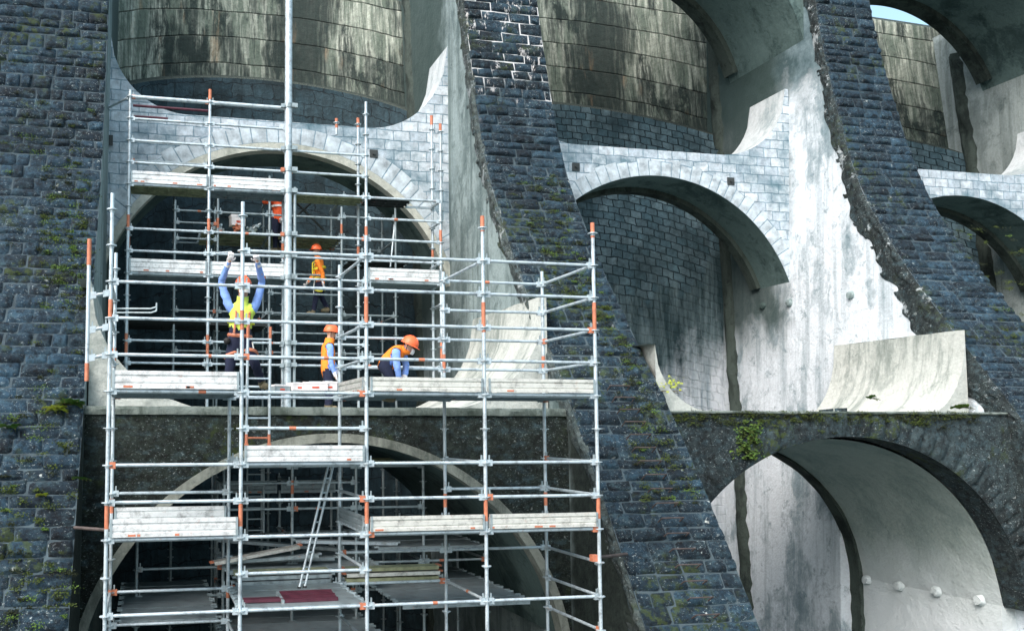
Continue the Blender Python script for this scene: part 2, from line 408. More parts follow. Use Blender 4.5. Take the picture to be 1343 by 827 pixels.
def buttress(label, xl, xr, tl, tr, left_mat, right_mat, rock, rungs=False, quoin_l=None, qmat=None, raw=False, ch=.262, det=(10, 7), group='stone buttresses of the dam'):
    XL = lambda z: xl + tl * z if z > 0 or not raw else xl - .15 * z
    XR = lambda z: xr + tr * z
    t = thing('buttress', label, 'buttress', ((xl + xr) / 2, Y_z(-6.5), -6.5), group)
    # core with rendered sides
    zs = [-6.55 + (13.4 + 6.55) * k / 56 for k in range(57)]
    mb = MB()
    for z0, z1 in zip(zs, zs[1:]):
        for mat, X, fl in ((left_mat, XL, 0), (right_mat, XR, 1)):
            X0_ = (lambda z: xl + tl * z) if (raw and not fl) else X
            ym = max(18.5, Y_z(z1) + .1) if raw and not fl else None
            for ya, yb, xf in (((Y_z(z0) + .02, ym, X), (ym, YBACK, X0_)) if ym else ((None, YBACK, X),)):
                a0 = Y_z(z0) + .02 if ya is None or xf is X else ya; a1 = Y_z(z1) + .02 if ya is None or xf is X else ya
                q = [mb.vert((xf(z0), a0, z0)), mb.vert((xf(z0), yb, z0)), mb.vert((xf(z1), yb, z1)), mb.vert((xf(z1), a1, z1))]
                mb.face(q[::-1] if not fl else q, mat)
            if ym and z0 < 0: mb.face([mb.vert((X(z0), ym, z0)), mb.vert((X0_(z0), ym, z0)), mb.vert((X0_(z1), ym, z1)), mb.vert((X(z1), ym, z1))], mat)
        mb.face([mb.vert((XL(z0), Y_z(z0) + .02, z0)), mb.vert((XR(z0), Y_z(z0) + .02, z0)), mb.vert((XR(z1), Y_z(z1) + .02, z1)), mb.vert((XL(z1), Y_z(z1) + .02, z1))], MORTAR_LIME if rock is ROCK_LIME else MORTAR)
    z = zs[-1]; mb.face([mb.vert((XL(z), Y_z(z), z)), mb.vert((XR(z), Y_z(z), z)), mb.vert((XR(z), YBACK, z)), mb.vert((XL(z), YBACK, z))], MORTAR)
    mb.build('core', t, weld=True)
    # rock faced stones
    fm = MB(); s = .0; row = 0
    while s < SL[-1] - ch:
        h = ch * random.choice((.72, .85, .95, 1.0, 1.08, 1.25))
        y, z = P_s(s); ty, tz = T_s(s + h / 2); e2 = Vector((0, ty, tz)); nn = Vector((0, -tz, ty))
        x = XL(z) - U(0, .0); first = True
        x0 = XL(z); x1 = XR(z); xs = [x0]
        while xs[-1] < x1 - .25:
            xs.append(min(x1, xs[-1] + random.choice((U(.2, .34), U(.34, .55), U(.45, .6), U(.55, .85)))))
        xs[-1] = x1
        if len(xs) > 2 and row % 2: xs = [x0] + [(a + b) / 2 for a, b in zip(xs, xs[1:])] + [x1]
        for a, b in zip(xs, xs[1:]):
            if b - a < .08: continue
            stone(fm, Vector((a + .008, y, z)), Vector((1, 0, 0)), e2, nn, b - a - .016, h - .014, U(.014, .06), rock, U(.5, 1.45), rnd() * 50, det[0], det[1])
        s += h; row += 1
    fm.build('stone_facing', t, angle=60)
    # rough quoins returning on the left side: a ragged band of small stones
    if quoin_l:
        qmat = qmat or QUOIN
        Wd = lambda q: quoin_l(P_s(q)[1]) * (1 + (.03 if raw and P_s(q)[1] < .34 else 1.) * (.35 * noise.noise(Vector((q * 1.1, xl, 0))) + .4 * noise.noise(Vector((q * 2.6, xl, 5)))))
        def sp(q, d, out=0.):
            y, z = P_s(q); return Vector((XL(z) - out, y + d + .01, z))
        qm = MB()
        NS = 260
        qm.grid(lambda u, v: sp(v * (SL[-1] - .01), u * Wd(v * (SL[-1] - .01)) * 1.12, .012 + .10 * (noise.noise(Vector((u * 5, v * 90, 1))) + .6) * (1 - u) * min(1, u * 6)), 10, NS, qmat, flip=True, tone=.9)
        q = 0.
        while q < SL[-1] - .3:
            h = U(.15, .27); W_ = Wd(q); d = -.01
            while d < W_ * .86:
                w = U(.12, .30)
                if rnd() < .92: stone(qm, sp(q, d, -.02), Vector((0, 1, 0)), Vector((0, T_s(q)[0], T_s(q)[1])), Vector((-1, 0, 0)), w, h * U(.85, 1.1), U(.01, .045), qmat, U(.6, 1.4), rnd() * 50, 6, 5, .9)
                d += w * .98
            q += h * .98
        qm.build('rough_quoins', t, angle=60)
    if rungs:
        s = .6
        for k in range(19):
            s = 1.75 + k * .262
            y, z = P_s(s + 2.1); ty, tz = T_s(s + 2.1); nn = Vector((0, -tz, ty))
            c = Vector((xl + .98, y, z)) + nn * .06
            r = MB(); w = .19
            p = [c - Vector((w, 0, 0)) - nn * .06, c - Vector((w, 0, 0)) + nn * .10, c + Vector((w, 0, 0)) + nn * .10, c + Vector((w, 0, 0)) - nn * .06]
            r.path(p, .011, IRON, 6); r.build('step_iron', t)
    return t
B0 = buttress('dark bluish rock-faced buttress at the left end, left of the scaffolding, with moss tufts', -4.6, -.93, 0, .004, PLASTER_GREY, PLASTER_GREY, ROCK)
B1 = buttress('dark buttress just right of the scaffolding, with step irons and white lime at its top', 7.25, 9.13, 0, 0, PLASTER_GREY, PLASTER_GREY, ROCK_LIME, rungs=True, quoin_l=lambda z: .34 if z > 0 else .3, qmat=QUOIN_G)
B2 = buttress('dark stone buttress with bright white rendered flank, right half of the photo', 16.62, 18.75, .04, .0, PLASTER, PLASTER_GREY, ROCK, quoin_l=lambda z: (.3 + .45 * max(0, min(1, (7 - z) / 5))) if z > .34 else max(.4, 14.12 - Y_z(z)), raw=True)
B3 = buttress('farthest stone buttress, whose rendered side shows under the topmost arch at the upper right corner', 26.2, 28.6, 0, 0, FLANK_FAR, PLASTER_GREY, ROCK, det=(4, 3))

# concrete bosses on the white flank
def on_flank(px, py, X0=16.62, k=.04):
    y = 15.
    if py > 600: X0, k = 16.80, 0.
    for _ in range(30):
        p = at(px, py, y); y *= (X0 + k * p.z) / p.x
    return at(px, py, y)
for (px, py) in ((1137, 760), (1180, 768), (1228, 775), (1285, 787), (1001, 401), (1036, 397), (1116, 387)):
    p = on_flank(px, py); b = MB()
    def fn(u, v, p=p):
        t = 2 * math.pi * u; r = .115 * (1 - v * .35)
        d = Vector((-.10 * min(1, v * 1.4), math.cos(t) * r * (1 if v < .99 else 0), math.sin(t) * r * (1 if v < .99 else 0)))
        return p + d + Vector((.02, 0, 0)) + Vector((0, noise.noise(p * 3 + d * 9), noise.noise(p * 5 + d * 9))) * .025
    b.grid(fn, 12, 5, PLASTER_GREY if py < 500 else SOFFIT_PALE, flip=True); b.build('concrete_boss', B2, angle=60)

# ------------------------------------------------------------------ strut arches between the buttresses
def arch_wall(label, xl, xr, yf, yb, ztop, crown, R, xc, fl, fr, face, soffit, top, ring=None, vous=None, cat='arch wall', vd=.42, rib=False, group=None, n=72, lip=None, ell=None, jamb=None):
    xl -= .12; xr += .12
    t = thing('arch_wall', label, cat, (xc, yf, crown), group)
    def zb(x):
        if ell: return crown - ell[1] * (1 - math.sqrt(max(0, 1 - min(1, abs(x - xc) / ell[0]) ** 2)))
        d = min(abs(x - xc), R * .985); return crown - (R - math.sqrt(R * R - d * d))
    def zt(x):
        z = ztop
        if fl and x < xl + .12 + fl[0]:
            u = min(1, (xl + .12 + fl[0] - x) / fl[0]); z = max(z, ztop + fl[1] * (1 - math.sqrt(max(0, 1 - u * u))))
        if fr and x > xr - .12 - fr[0]:
            u = min(1, (x - (xr - .12 - fr[0])) / fr[0]); z = max(z, ztop + fr[1] * (1 - math.sqrt(max(0, 1 - u * u))))
        return z
    X = lambda u: xl + (xr - xl) * u
    mb = MB()
    mb.grid(lambda u, v: (X(u), yf, zb(X(u)) + (zt(X(u)) - zb(X(u))) * v), n, 6, face, lambda u, v: (X(u), zb(X(u)) + (zt(X(u)) - zb(X(u))) * v))
    mb.grid(lambda u, v: (X(u), yb, zb(X(u)) + (zt(X(u)) - zb(X(u))) * v), n, 1, face, lambda u, v: (X(u), zb(X(u)) + (zt(X(u)) - zb(X(u))) * v), flip=True)
    mb.build('wall', t)
    tm = MB(); tm.grid(lambda u, v: (X(u), yf + (yb - yf) * v, zt(X(u))), n, 4, top); tm.build('coping', t)
    sm = MB(); 
    if lip: sm.grid(lambda u, v: (X(u), yf + .55 * v, zb(X(u)) - .004 - .03 * v * noise.noise(Vector((u * 40, v * 4, 0)))), n, 4, lip, flip=True)
    sm.grid(lambda u, v: (X(u), yf + (.54 if lip else 0) + (yb - yf - (.54 if lip else 0)) * v, zb(X(u)) - (.05 if lip else 0)), n, 8, soffit, flip=True); sm.build('soffit', t, angle=50)
    a0 = -math.asin(min(.985, (xc - xl - .1) / R)); a1 = math.asin(min(.985, (xr - .1 - xc) / R))
    def pt(a, r, y):
        if ell:
            q = a / R * R; x = math.sin(a) * ell[0]; z = math.cos(a) * ell[1]; nx, nz = x / ell[0] ** 2, z / ell[1] ** 2; l = math.hypot(nx, nz)
            return (xc + x + nx / l * (r - R), y, crown - ell[1] + z + nz / l * (r - R))
        return (xc + math.sin(a) * r, y, crown - R + math.cos(a) * r)
    if ell: a0, a1 = -math.pi / 2, math.pi / 2
    if ring:
        rm = MB(); N = 60; w, pr, rmat = ring
        def ringgrid(f): rm.grid(f, N, 1, rmat)
        A = lambda u: a0 + (a1 - a0) * u
        ringgrid(lambda u, v: pt(A(u), R - .03 + (w + .03) * v, yf - pr))
        ringgrid(lambda u, v: pt(A(u), R + w, yf - pr + pr * v))
        ringgrid(lambda u, v: pt(A(u), R - .03, yf + .25 - (pr + .25) * v))
        rm.build('arch_ring', t)
    if vous:
        r0 = R + (ring[0] + .012 if ring else .0); jm = MB()
        if vous[1] < 1:
            jm.grid(lambda u, v: pt(a0 + (a1 - a0) * u, r0 + vd * .93 * v, yf - .004), 60, 1, JOINT); jm.build('joint_bed', t)
        vm = MB(); a = a0 + (.3 if ell else 0); a1v = a1 - (.3 if ell else 0); r0 = R + (ring[0] + .012 if ring else .0)
        while a < a1v - .02:
            da = U(.22, .34) / R; b = min(a1v, a + da); L = vd * U(.85, 1.15); pr = U(.015, .04) * vous[1]
            q = [pt(a + .003, r0 + .005, 0), pt(b - .003, r0 + .005, 0), pt(b - .003, r0 + L, 0), pt(a + .003, r0 + L, 0)]
            sd = rnd() * 40; tn = U(.7, 1.25)
            def fn(u, v, q=q, pr=pr, sd=sd):
                x = (q[0][0] * (1 - u) + q[1][0] * u) * (1 - v) + (q[3][0] * (1 - u) + q[2][0] * u) * v
                z = (q[0][2] * (1 - u) + q[1][2] * u) * (1 - v) + (q[3][2] * (1 - u) + q[2][2] * u) * v
                e = (1 - abs(2 * u - 1) ** 6) * (1 - abs(2 * v - 1) ** 6)
                return (x, yf - .006 - pr * e * (1 + .7 * noise.noise(Vector((x * 4, sd, z * 4)))) + (.012 * (1 - e) if vous[1] > 1 else .0), z)
            vm.grid(fn, 5, 6, vous[0], tone=tn); a = b
        vm.build('voussoir_ring', t, angle=60)
    if jamb:
        xl_, zl_ = xc + ell[0], crown - ell[1] + .02; lm = MB()
        lm.grid(lambda u, v: (xl_ + .03 * (1 - v) * 0, yf + .54 + (yb - yf - .54) * u, -6.55 + (zl_ + 6.55) * v), 8, 14, soffit)
        lm.grid(lambda u, v: (xl_ + .4 * u, yf + .54 + .02 * noise.noise(Vector((u, v * 30, 0))), -6.55 + (zl_ + 6.55) * v), 2, 14, soffit)
        lm.build('side_lining', t)
        w, d, x1 = jamb; jb = MB()
        def jc(u, q):     # along the arch, then straight down the flank
            if u < .55: return pt(-1.2 + (a1 + 1.2) * u / .55, R - d * q, 0)
            p = pt(a1, R - d * q, 0); return (p[0] + .02 * (1 - q), 0, p[2] - (u - .55) / .45 * 3.4)
        def jn(u, k): return .035 * noise.noise(Vector((u * 30, k, 0)))
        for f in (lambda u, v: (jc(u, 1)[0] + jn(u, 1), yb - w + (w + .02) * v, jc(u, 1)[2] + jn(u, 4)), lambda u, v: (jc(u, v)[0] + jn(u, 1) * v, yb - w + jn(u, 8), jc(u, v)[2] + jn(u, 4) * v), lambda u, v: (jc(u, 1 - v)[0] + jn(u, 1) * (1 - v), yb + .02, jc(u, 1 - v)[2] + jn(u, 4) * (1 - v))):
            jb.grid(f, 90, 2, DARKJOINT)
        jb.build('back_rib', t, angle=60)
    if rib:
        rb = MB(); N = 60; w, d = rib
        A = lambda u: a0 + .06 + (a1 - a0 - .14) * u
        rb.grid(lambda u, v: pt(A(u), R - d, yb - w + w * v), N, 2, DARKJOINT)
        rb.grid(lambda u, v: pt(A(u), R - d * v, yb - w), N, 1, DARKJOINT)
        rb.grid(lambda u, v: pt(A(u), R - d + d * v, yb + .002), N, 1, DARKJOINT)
        rb.build('soffit_rib', t, angle=60)
    return t
def plate(par, px, py, Y, w=.2, mat=None):
    p = at(px, py, Y); b = MB()
    b.box((p.x, Y - .012, p.z), (w, .03, w), STEEL_K)
    b.tube((p.x, Y - .02, p.z), (p.x, Y - .07, p.z), .035, STEEL_K, 8); b.build('anchor_plate', par)
Y1, Y2 = 14.2, 20.2
grpA = 'arched walls between the buttresses'
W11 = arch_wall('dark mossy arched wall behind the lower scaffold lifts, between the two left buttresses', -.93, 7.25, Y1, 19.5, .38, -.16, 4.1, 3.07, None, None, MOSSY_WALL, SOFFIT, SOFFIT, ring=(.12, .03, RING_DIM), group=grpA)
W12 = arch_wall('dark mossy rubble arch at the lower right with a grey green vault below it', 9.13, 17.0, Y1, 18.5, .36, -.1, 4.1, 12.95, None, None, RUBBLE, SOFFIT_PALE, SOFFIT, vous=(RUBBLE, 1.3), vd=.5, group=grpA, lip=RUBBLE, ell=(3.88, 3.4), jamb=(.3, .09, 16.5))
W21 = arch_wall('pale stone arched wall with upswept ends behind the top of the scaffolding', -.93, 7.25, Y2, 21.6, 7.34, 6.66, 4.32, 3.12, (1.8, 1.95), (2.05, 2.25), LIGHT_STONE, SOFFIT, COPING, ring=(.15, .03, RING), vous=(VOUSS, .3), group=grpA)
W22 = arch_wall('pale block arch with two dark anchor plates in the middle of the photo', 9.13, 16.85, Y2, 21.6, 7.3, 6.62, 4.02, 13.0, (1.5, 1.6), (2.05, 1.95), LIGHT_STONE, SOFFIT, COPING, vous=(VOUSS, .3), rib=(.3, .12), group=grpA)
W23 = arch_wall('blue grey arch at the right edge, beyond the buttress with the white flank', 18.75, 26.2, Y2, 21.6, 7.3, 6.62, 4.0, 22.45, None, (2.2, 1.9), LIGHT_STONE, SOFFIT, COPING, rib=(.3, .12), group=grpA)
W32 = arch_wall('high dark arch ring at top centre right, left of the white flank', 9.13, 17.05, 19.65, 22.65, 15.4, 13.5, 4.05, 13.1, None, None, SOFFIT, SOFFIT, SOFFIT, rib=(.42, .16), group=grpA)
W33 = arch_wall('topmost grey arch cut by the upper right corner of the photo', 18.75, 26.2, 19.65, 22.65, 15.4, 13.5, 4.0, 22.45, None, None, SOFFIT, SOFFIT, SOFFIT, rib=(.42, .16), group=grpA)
for w_, x0, x1, h_, mt in ((W11, -.93, 7.22, .13, CAP), (W12, 9.15, 16.6, .045, CAP)):
    cp = MB(); zt_ = .38 if w_ is W11 else .36
    N_ = 60
    pr = [(.02, -h_), (-.035, -h_ + .01), (-.045, -h_ * .3), (-.02, .012), (.35, .016)]
    cp.grid(lambda u, v: (x0 + (x1 - x0) * u, Y1 + pr[round(v * 4)][0] + .012 * noise.noise(Vector((u * 60, v * 3, 2))), zt_ + pr[round(v * 4)][1] + .012 * noise.noise(Vector((u * 50, v * 3, 8)))), N_, 4, mt)
    cp.build('ledge_cap', w_)
plate(W21, 490, 202, Y2); plate(W22, 755, 219, Y2); plate(W22, 958, 238, Y2)
plate(W21, 141, 184, Y2 - .05, .24)
# upswept fillets standing on the lower tier
def fillet(par, side, xw, yf, yb, z0, rx, rz, mat):
    mb = MB(); N = 24
    sx = 1 if side == 'r' else -1
    def C(u, y):
        xx = rx * u; return (xw - sx * (rx - xx), y, z0 + rz * (1 - math.sqrt(max(0, 1 - u * u))) + .03 * noise.noise(Vector((xx * 2.5, y * 1.6, z0))) + .012 * noise.noise(Vector((xx * 11, y * 7, z0))))
    mb.grid(lambda u, v: C(u, yf + (yb - yf) * v), N, 8, mat, flip=(side == 'l'))
    for y, fl in ((yf, 0), (yb, 1)):
        mb.grid(lambda u, v, y=y: (C(u, y)[0], y, z0 - .2 + (C(u, y)[2] - z0 + .2) * v), N, 3, mat, flip=bool(fl) ^ (side == 'l'))
    x1 = xw + sx * .2
    mb.face([mb.vert((xw, yf, z0 + rz)), mb.vert((x1, yf, z0 + rz)), mb.vert((x1, yb, z0 + rz)), mb.vert((xw, yb, z0 + rz))], mat)
    return mb.build('upswept_fillet', par)
fillet(W11, 'l', -.90, 14.6, 18.6, .36, 2.1, 2.1, PLASTER_LOW)
fillet(W11, 'r', 7.22, 14.9, 18.6, .36, 2.15, 2.15, PLASTER_LOW)
fillet(W12, 'l', 9.16, 14.5, 18.45, .34, 1.25, 1.25, PLASTER_LOW)
fillet(W12, 'r', 16.52, 14.95, 18.45, .34, 1.05, 1.75, PLASTER_LOW)

# ------------------------------------------------------------------ dam barrels behind
def barrel(label, xl, xr, crest, low_pale=False, flank=None, dark=False):
    t = thing('dam_barrel', label, 'dam wall', ((xl + xr) / 2, 24, -6.5), 'curved dam barrels behind the arches')
    xc = (xl + xr) / 2; hw = (xr - xl) / 2 + .06; h = 2.75
    Rr = (hw * hw + h * h) / (2 * h); am = math.asin(hw / Rr)
    def P(u, v, o=0.):
        a = -am + 2 * am * u; dx = math.sin(a) * (Rr + o); dy = (math.cos(a) * (Rr + o) - (Rr - h))
        k = .64 * max(0, min(1, (v + 2) / 6))
        return (xc + dx, 22.15 + .10 * v + dy, v + k * max(0, dy))
    ST = 8.85
    up = MB(); up.grid(lambda u, v: P(u, ST + (crest - ST) * v, .32), 40, 10, BAR_UP, lambda u, v: (u * 2 * am * Rr, ST + (crest - ST) * v + .1))
    up.grid(lambda u, v: P(u, crest, .32 + 1.5 * v), 40, 1, BAR_UP)
    up.build('upper_lift', t)
    lo = MB(); lo.grid(lambda u, v: P(u, -6.7 + (ST + 6.7) * v), 40, 36, BAR_SHADED if dark else BAR_LOW, lambda u, v: (u * 2 * am * Rr, -6.7 + (ST + 6.7) * v))
    lo.grid(lambda u, v: P(u, ST, .4 * v), 40, 1, BAR_UP)
    lo.build('masonry_lift', t)
    j = MB(); flank = flank or (lambda z: xr)
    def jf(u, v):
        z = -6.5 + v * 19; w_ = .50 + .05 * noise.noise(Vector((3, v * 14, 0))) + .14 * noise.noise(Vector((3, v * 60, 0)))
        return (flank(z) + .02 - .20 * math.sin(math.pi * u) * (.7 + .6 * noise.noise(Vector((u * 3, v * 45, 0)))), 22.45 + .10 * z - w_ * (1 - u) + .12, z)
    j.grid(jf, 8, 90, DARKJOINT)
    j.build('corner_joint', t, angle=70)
    return t
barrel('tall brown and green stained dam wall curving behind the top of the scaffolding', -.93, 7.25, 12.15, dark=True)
barrel('stained curved dam wall with grey block masonry lower down, seen through the middle arches', 9.13, 16.9, 13.9, True, lambda z: 16.62 + .04 * z)
barrel('far right curved dam wall, grey and streaked, with a thin cable running down it', 18.75, 26.2, 13.2, True)
cb = MB(); cb.path([at(1222, 45, 24.6) , at(1231, 222, 24.2)], .02, STEEL_K, 6)
tag(cb.build('cable'), 'thin dark cable hanging down the far right curved wall', 'cable')

# ------------------------------------------------------------------ scaffolding
PIT = .4721; ZL = .5079
L = lambda j: ZL + PIT * j
XA = [-.4577 + 1.7 * i for i in range(5)]; YA, YB = 11.554, 13.235
class Scaf:
    def __init__(s, name, label, loc, lev, r=.0265, steel=STEEL):
        s.t = thing(name, label, 'scaffold', loc, 'steel scaffolds'); s.lev = lev; s.r = r; s.st = steel
    def standard(s, x, y, z0, z1, orange=(), tip=False, ros=True):
        m = MB(); cuts = sorted([(max(z0, a), min(z1, b)) for a, b in orange if b > z0 and a < z1]); z = z0
        for a, b in cuts:
            if a > z: m.tube((x, y, z), (x, y, a), s.r, s.st, 12)
            m.tube((x, y, a), (x, y, b), s.r + .002, ORANGE, 12); z = b
        if z < z1: m.tube((x, y, z), (x, y, z1), s.r, s.st, 12)
        if tip: m.tube((x, y, z1 - .22), (x, y, z1 + .004), s.r + .003, ORANGE, 12)
        if ros:
            j = math.ceil((z0 - s.lev(0)) / PIT)
            while s.lev(j) < z1 - .03:
                zz = s.lev(j); m.tube((x, y, zz - .008), (x, y, zz + .006), s.r + .042, s.st, 10); m.tube((x, y, zz - .035), (x, y, zz - .01), s.r + .008, s.st, 10); j += 1
        return m.build('standard', s.t)
    def rail(s, a, b, name='ledger', paint=.08, heads=True, mat=None, r=None):
        a = Vector(a); b = Vector(b); d = (b - a).normalized(); r = r or s.r * .86
        a2 = a + d * s.r; b2 = b - d * s.r
        m = MB(); m.tube(a2, b2, r, mat or s.st, 10)
        up = Vector((0, 0, 1)); sd = d.cross(up).normalized()
        if heads:
            for e, q in ((a2, d), (b2, -d)):
                om = ORANGE if rnd() < paint else s.st
                m.box(e + q * .035 - up * .002, (.075, .05, .085), om, (q, sd, up)); m.box(e + q * .03 + up * .03, (.02, .018, .15), STEEL_D, (q, sd, up))
        if rnd() < paint:
            c = a2.lerp(b2, U(.15, .85)); m.tube(c, c + d * U(.04, .1), r + .002, ORANGE, 10)
        return m.build(name, s.t)
    def toe(s, a, b, h=.19, mat=BOARD, out=.05):
        """ribbed steel toe board from a to b, standing on z of a"""
        a = Vector(a); b = Vector(b); d = (b - a).normalized(); a = a + d * .04; b = b - d * .04
        p = [(0, 0), (.035, 0), (.035, h * .22), (.018, h * .27), (.018, h * .31), (.03, h * .36), (.03, h * .62), (.016, h * .67), (.016, h * .72), (.035, h * .78), (.035, h), (0, h)]
        m = MB(); m.extr([(q + out - .03, w) for q, w in p], a, b, (0, 0, 1), mat)
        o = d.cross(Vector((0, 0, 1)))
        for e in (a + d * .015, b - d * .015): m.box(e + o * (out + .006) + Vector((0, 0, h * .5)), (.03, .012, h * 1.02), STEEL_D, (d, o, Vector((0, 0, 1))))
        for k in range(random.randint(0, 4)):
            c = a.lerp(b, rnd()) + o * (out + .0065) + Vector((0, 0, h * .1)); m.box(c, (U(.04, .12), .004, h * .12), ORANGE, (d, o, Vector((0, 0, 1))))
        return m.build('toe_board', s.t)
def deck(label, x0, x1, y0, y1, z, n=4, mat=PLANK, th=.055, group='steel scaffold decks', nm='scaffold_deck'):
    t = thing(nm, label, 'deck', ((x0 + x1) / 2, (y0 + y1) / 2, z), group)
    w = (y1 - y0) / n
    for k in range(n):
        ya = y0 + w * k + .006; yb = y0 + w * (k + 1) - .006; m = MB()
        sg = U(-.006, .006)
        m.box(((x0 + x1) / 2, (ya + yb) / 2, z - .012 + sg), (x1 - x0 - .06, yb - ya, .012), mat)
        for y in (ya + .012, yb - .012): m.box(((x0 + x1) / 2, y, z - .04 + sg), (x1 - x0 - .07, .016, th), mat)
        for f in (.25, .5, .75): m.box((x0 + (x1 - x0) * f, (ya + yb) / 2, z - .032 + sg), (.04, yb - ya - .04, .028), mat)
        for x, q in ((x0 + .02, -1), (x1 - .02, 1)):
            for y in (ya + .07, yb - .07): m.box((x, y, z - .006 + sg), (.09, .035, .03), STEEL_D)
        m.build('plank', t)
    return t
OR = [(L(2.25), L(2.98)), (L(-3.7), L(-3.05))]
F = Scaf('front_scaffold', 'tall galvanised front scaffold of four bays with orange joints, standing before the dark mossy wall', (XA[2], YA, -6.5), L)
ZG = -6.5
for i, x in enumerate(XA):
    F.standard(x, YA, ZG, L([5.45, 5.4, 4.6, 5.35, 5.32][i]), [(L((2.0, 1.75, 2.05, 1.85, 2.0)[i]), L((2.5, 2.3, 2.8, 2.75, 2.85)[i])), OR[1]], tip=i in (3, 4))
    F.standard(x, YB, ZG, L([4.5, .2, 4.4, 4.3, 4.45][i]), [(L(-3.6), L(-3.15)), (L(.9), L(1.5))] if i in (0, 3, 4) else [(L(-6.3), L(-6.1))])
    m = MB(); m.box((x, YA, ZG + .01), (.15, .15, .02), STEEL_D); m.build('base_plate', F.t)
def led(j, i0, i1, y=YA, **k):
    for i in range(i0, i1): F.rail((XA[i], y, L(j)), (XA[i + 1], y, L(j)), **k)
led(4, 1, 4); led(3, 0, 4); led(2, 0, 4); led(1, 0, 4); led(0, 0, 4); led(-1, 1, 2); led(-2, 0, 4); led(-3, 0, 4); led(-4, 0, 4); led(-5, 1, 2); led(-6, 0, 4); led(-8, 0, 4)
for (j, i) in ((4, 3), (2, 2), (1, 2), (3, 3), (2, 3), (1, 3), (0, 0), (0, 1), (0, 2), (0, 3), (-2, 1), (-3, 0), (-3, 3), (-4, 0), (-4, 2), (-4, 3), (-5, 2), (-5, 3), (-6, 0), (-6, 1), (-6, 2), (-7, 0), (-8, 1), (-8, 2), (-8, 3)):
    F.rail((XA[i], YB, L(j)), (XA[i + 1], YB, L(j)), paint=.2)
TRN = {0: (3, 2, 1, 0, -2, -4, -6), 1: (0, -2, -4, -6, -7), 2: (4, 2, 1, 0, -2, -3, -4, -5, -6, -7), 3: (4, 0, -2, -4, -6), 4: (4, 3, 2, 1, 0, -2, -3, -4, -5, -6, -7)}
for i, js in TRN.items():
    for j in js: F.rail((XA[i], YA, L(j)), (XA[i], YB, L(j)), 'transom', paint=.08)
# toe boards
def toeA(j, i, h, mat=BOARD): F.toe((XA[i], YA, L(j) + .035), (XA[i + 1], YA, L(j) + .035), h, mat)
toeA(0, 0, .23, BOARD_W); toeA(0, 2, .19); toeA(0, 3, .19); toeA(-2, 1, .21, BOARD_W); toeA(-4, 0, .23, BOARD_W); toeA(-4, 2, .2); toeA(-4, 3, .2)
F.toe((XA[2], YB, L(0) + .03), (XA[2], YA, L(0) + .03), .2, BOARD, .03); F.toe((XA[2], YB, L(-4) + .03), (XA[2], YA, L(-4) + .03), .2, PLANK, .03)
F.toe((XA[0], YB, L(-4) + .05), (XA[1], YB, L(-4) + .05), .22, BOARD_W)
# side post and brackets at the left edge, hooks, tie tubes
m = MB(); sx, sy = -.735, YA - .02
m.tube((sx, sy, .66), (sx, sy, 2.45), .026, STEEL, 10); m.tube((sx, sy, 2.12), (sx, sy, 2.46), .028, ORANGE, 10); m.tube((sx, sy, .63), (sx, sy, .86), .028, ORANGE, 10); m.build('side_post', F.t)
for z in (1.72, 1.28, .92): F.rail((sx, sy, z), (XA[0], YA, z + .06), 'bracket', paint=0)
for z in (1.74, 1.80):
    m = MB(); m.path([(XA[0], YB, z), (XA[0] + .52, YB - .1, z), (XA[0] + .60, YB - .1, z + .03), (XA[0] + .60, YB - .1, z + .09)], .013, STEEL_D, 8); m.build('hook_tube', F.t)
m = MB(); m.path([(XA[0] + .05, YA + .06, L(-3.75)), (XA[0] - .42, YA + .35, L(-3.72))], .022, IRON, 8); m.build('tie_tube', F.t)
p = at(779, 731, YA + .05); m = MB(); m.path([p, at(822, 726, YA + .6)], .024, IRON, 8); m.box(p, (.09, .09, .09), ORANGE); m.build('tie_tube', F.t)
# ladder bay braces
# decks of the front scaffold
DK = 'grey steel deck '
deck(DK + 'with white toe board under the worker in lime vest', XA[0], XA[1], YA, YB, L(0) + .035)
deck(DK + 'with cream toe board under the bending worker', XA[2], XA[3], YA, YB, L(0) + .035)
deck('empty grey deck at the right end, level with the bending worker', XA[3], XA[4], YA, YB, L(0) + .035)
deck(DK + 'below the short hanging ladder, with a scuffed white toe board', XA[1], XA[2], YA, YB, L(-2) + .035)
deck(DK + 'with doubled white toe boards, lower left of the front scaffold', XA[0], XA[1], YA, YB, L(-4) + .035)
deck(DK + 'level with the foggy arch, just right of the leaning ladder', XA[2], XA[3], YA, YB, L(-4) + .035)
deck(DK + 'at the lower right end, across the pale arch ring', XA[3], XA[4], YA, YB, L(-4) + .035)
deck('wide grey deck carrying the maroon panels and the leaning ladder', XA[1], XA[2], YA, YB, L(-6) + .035)

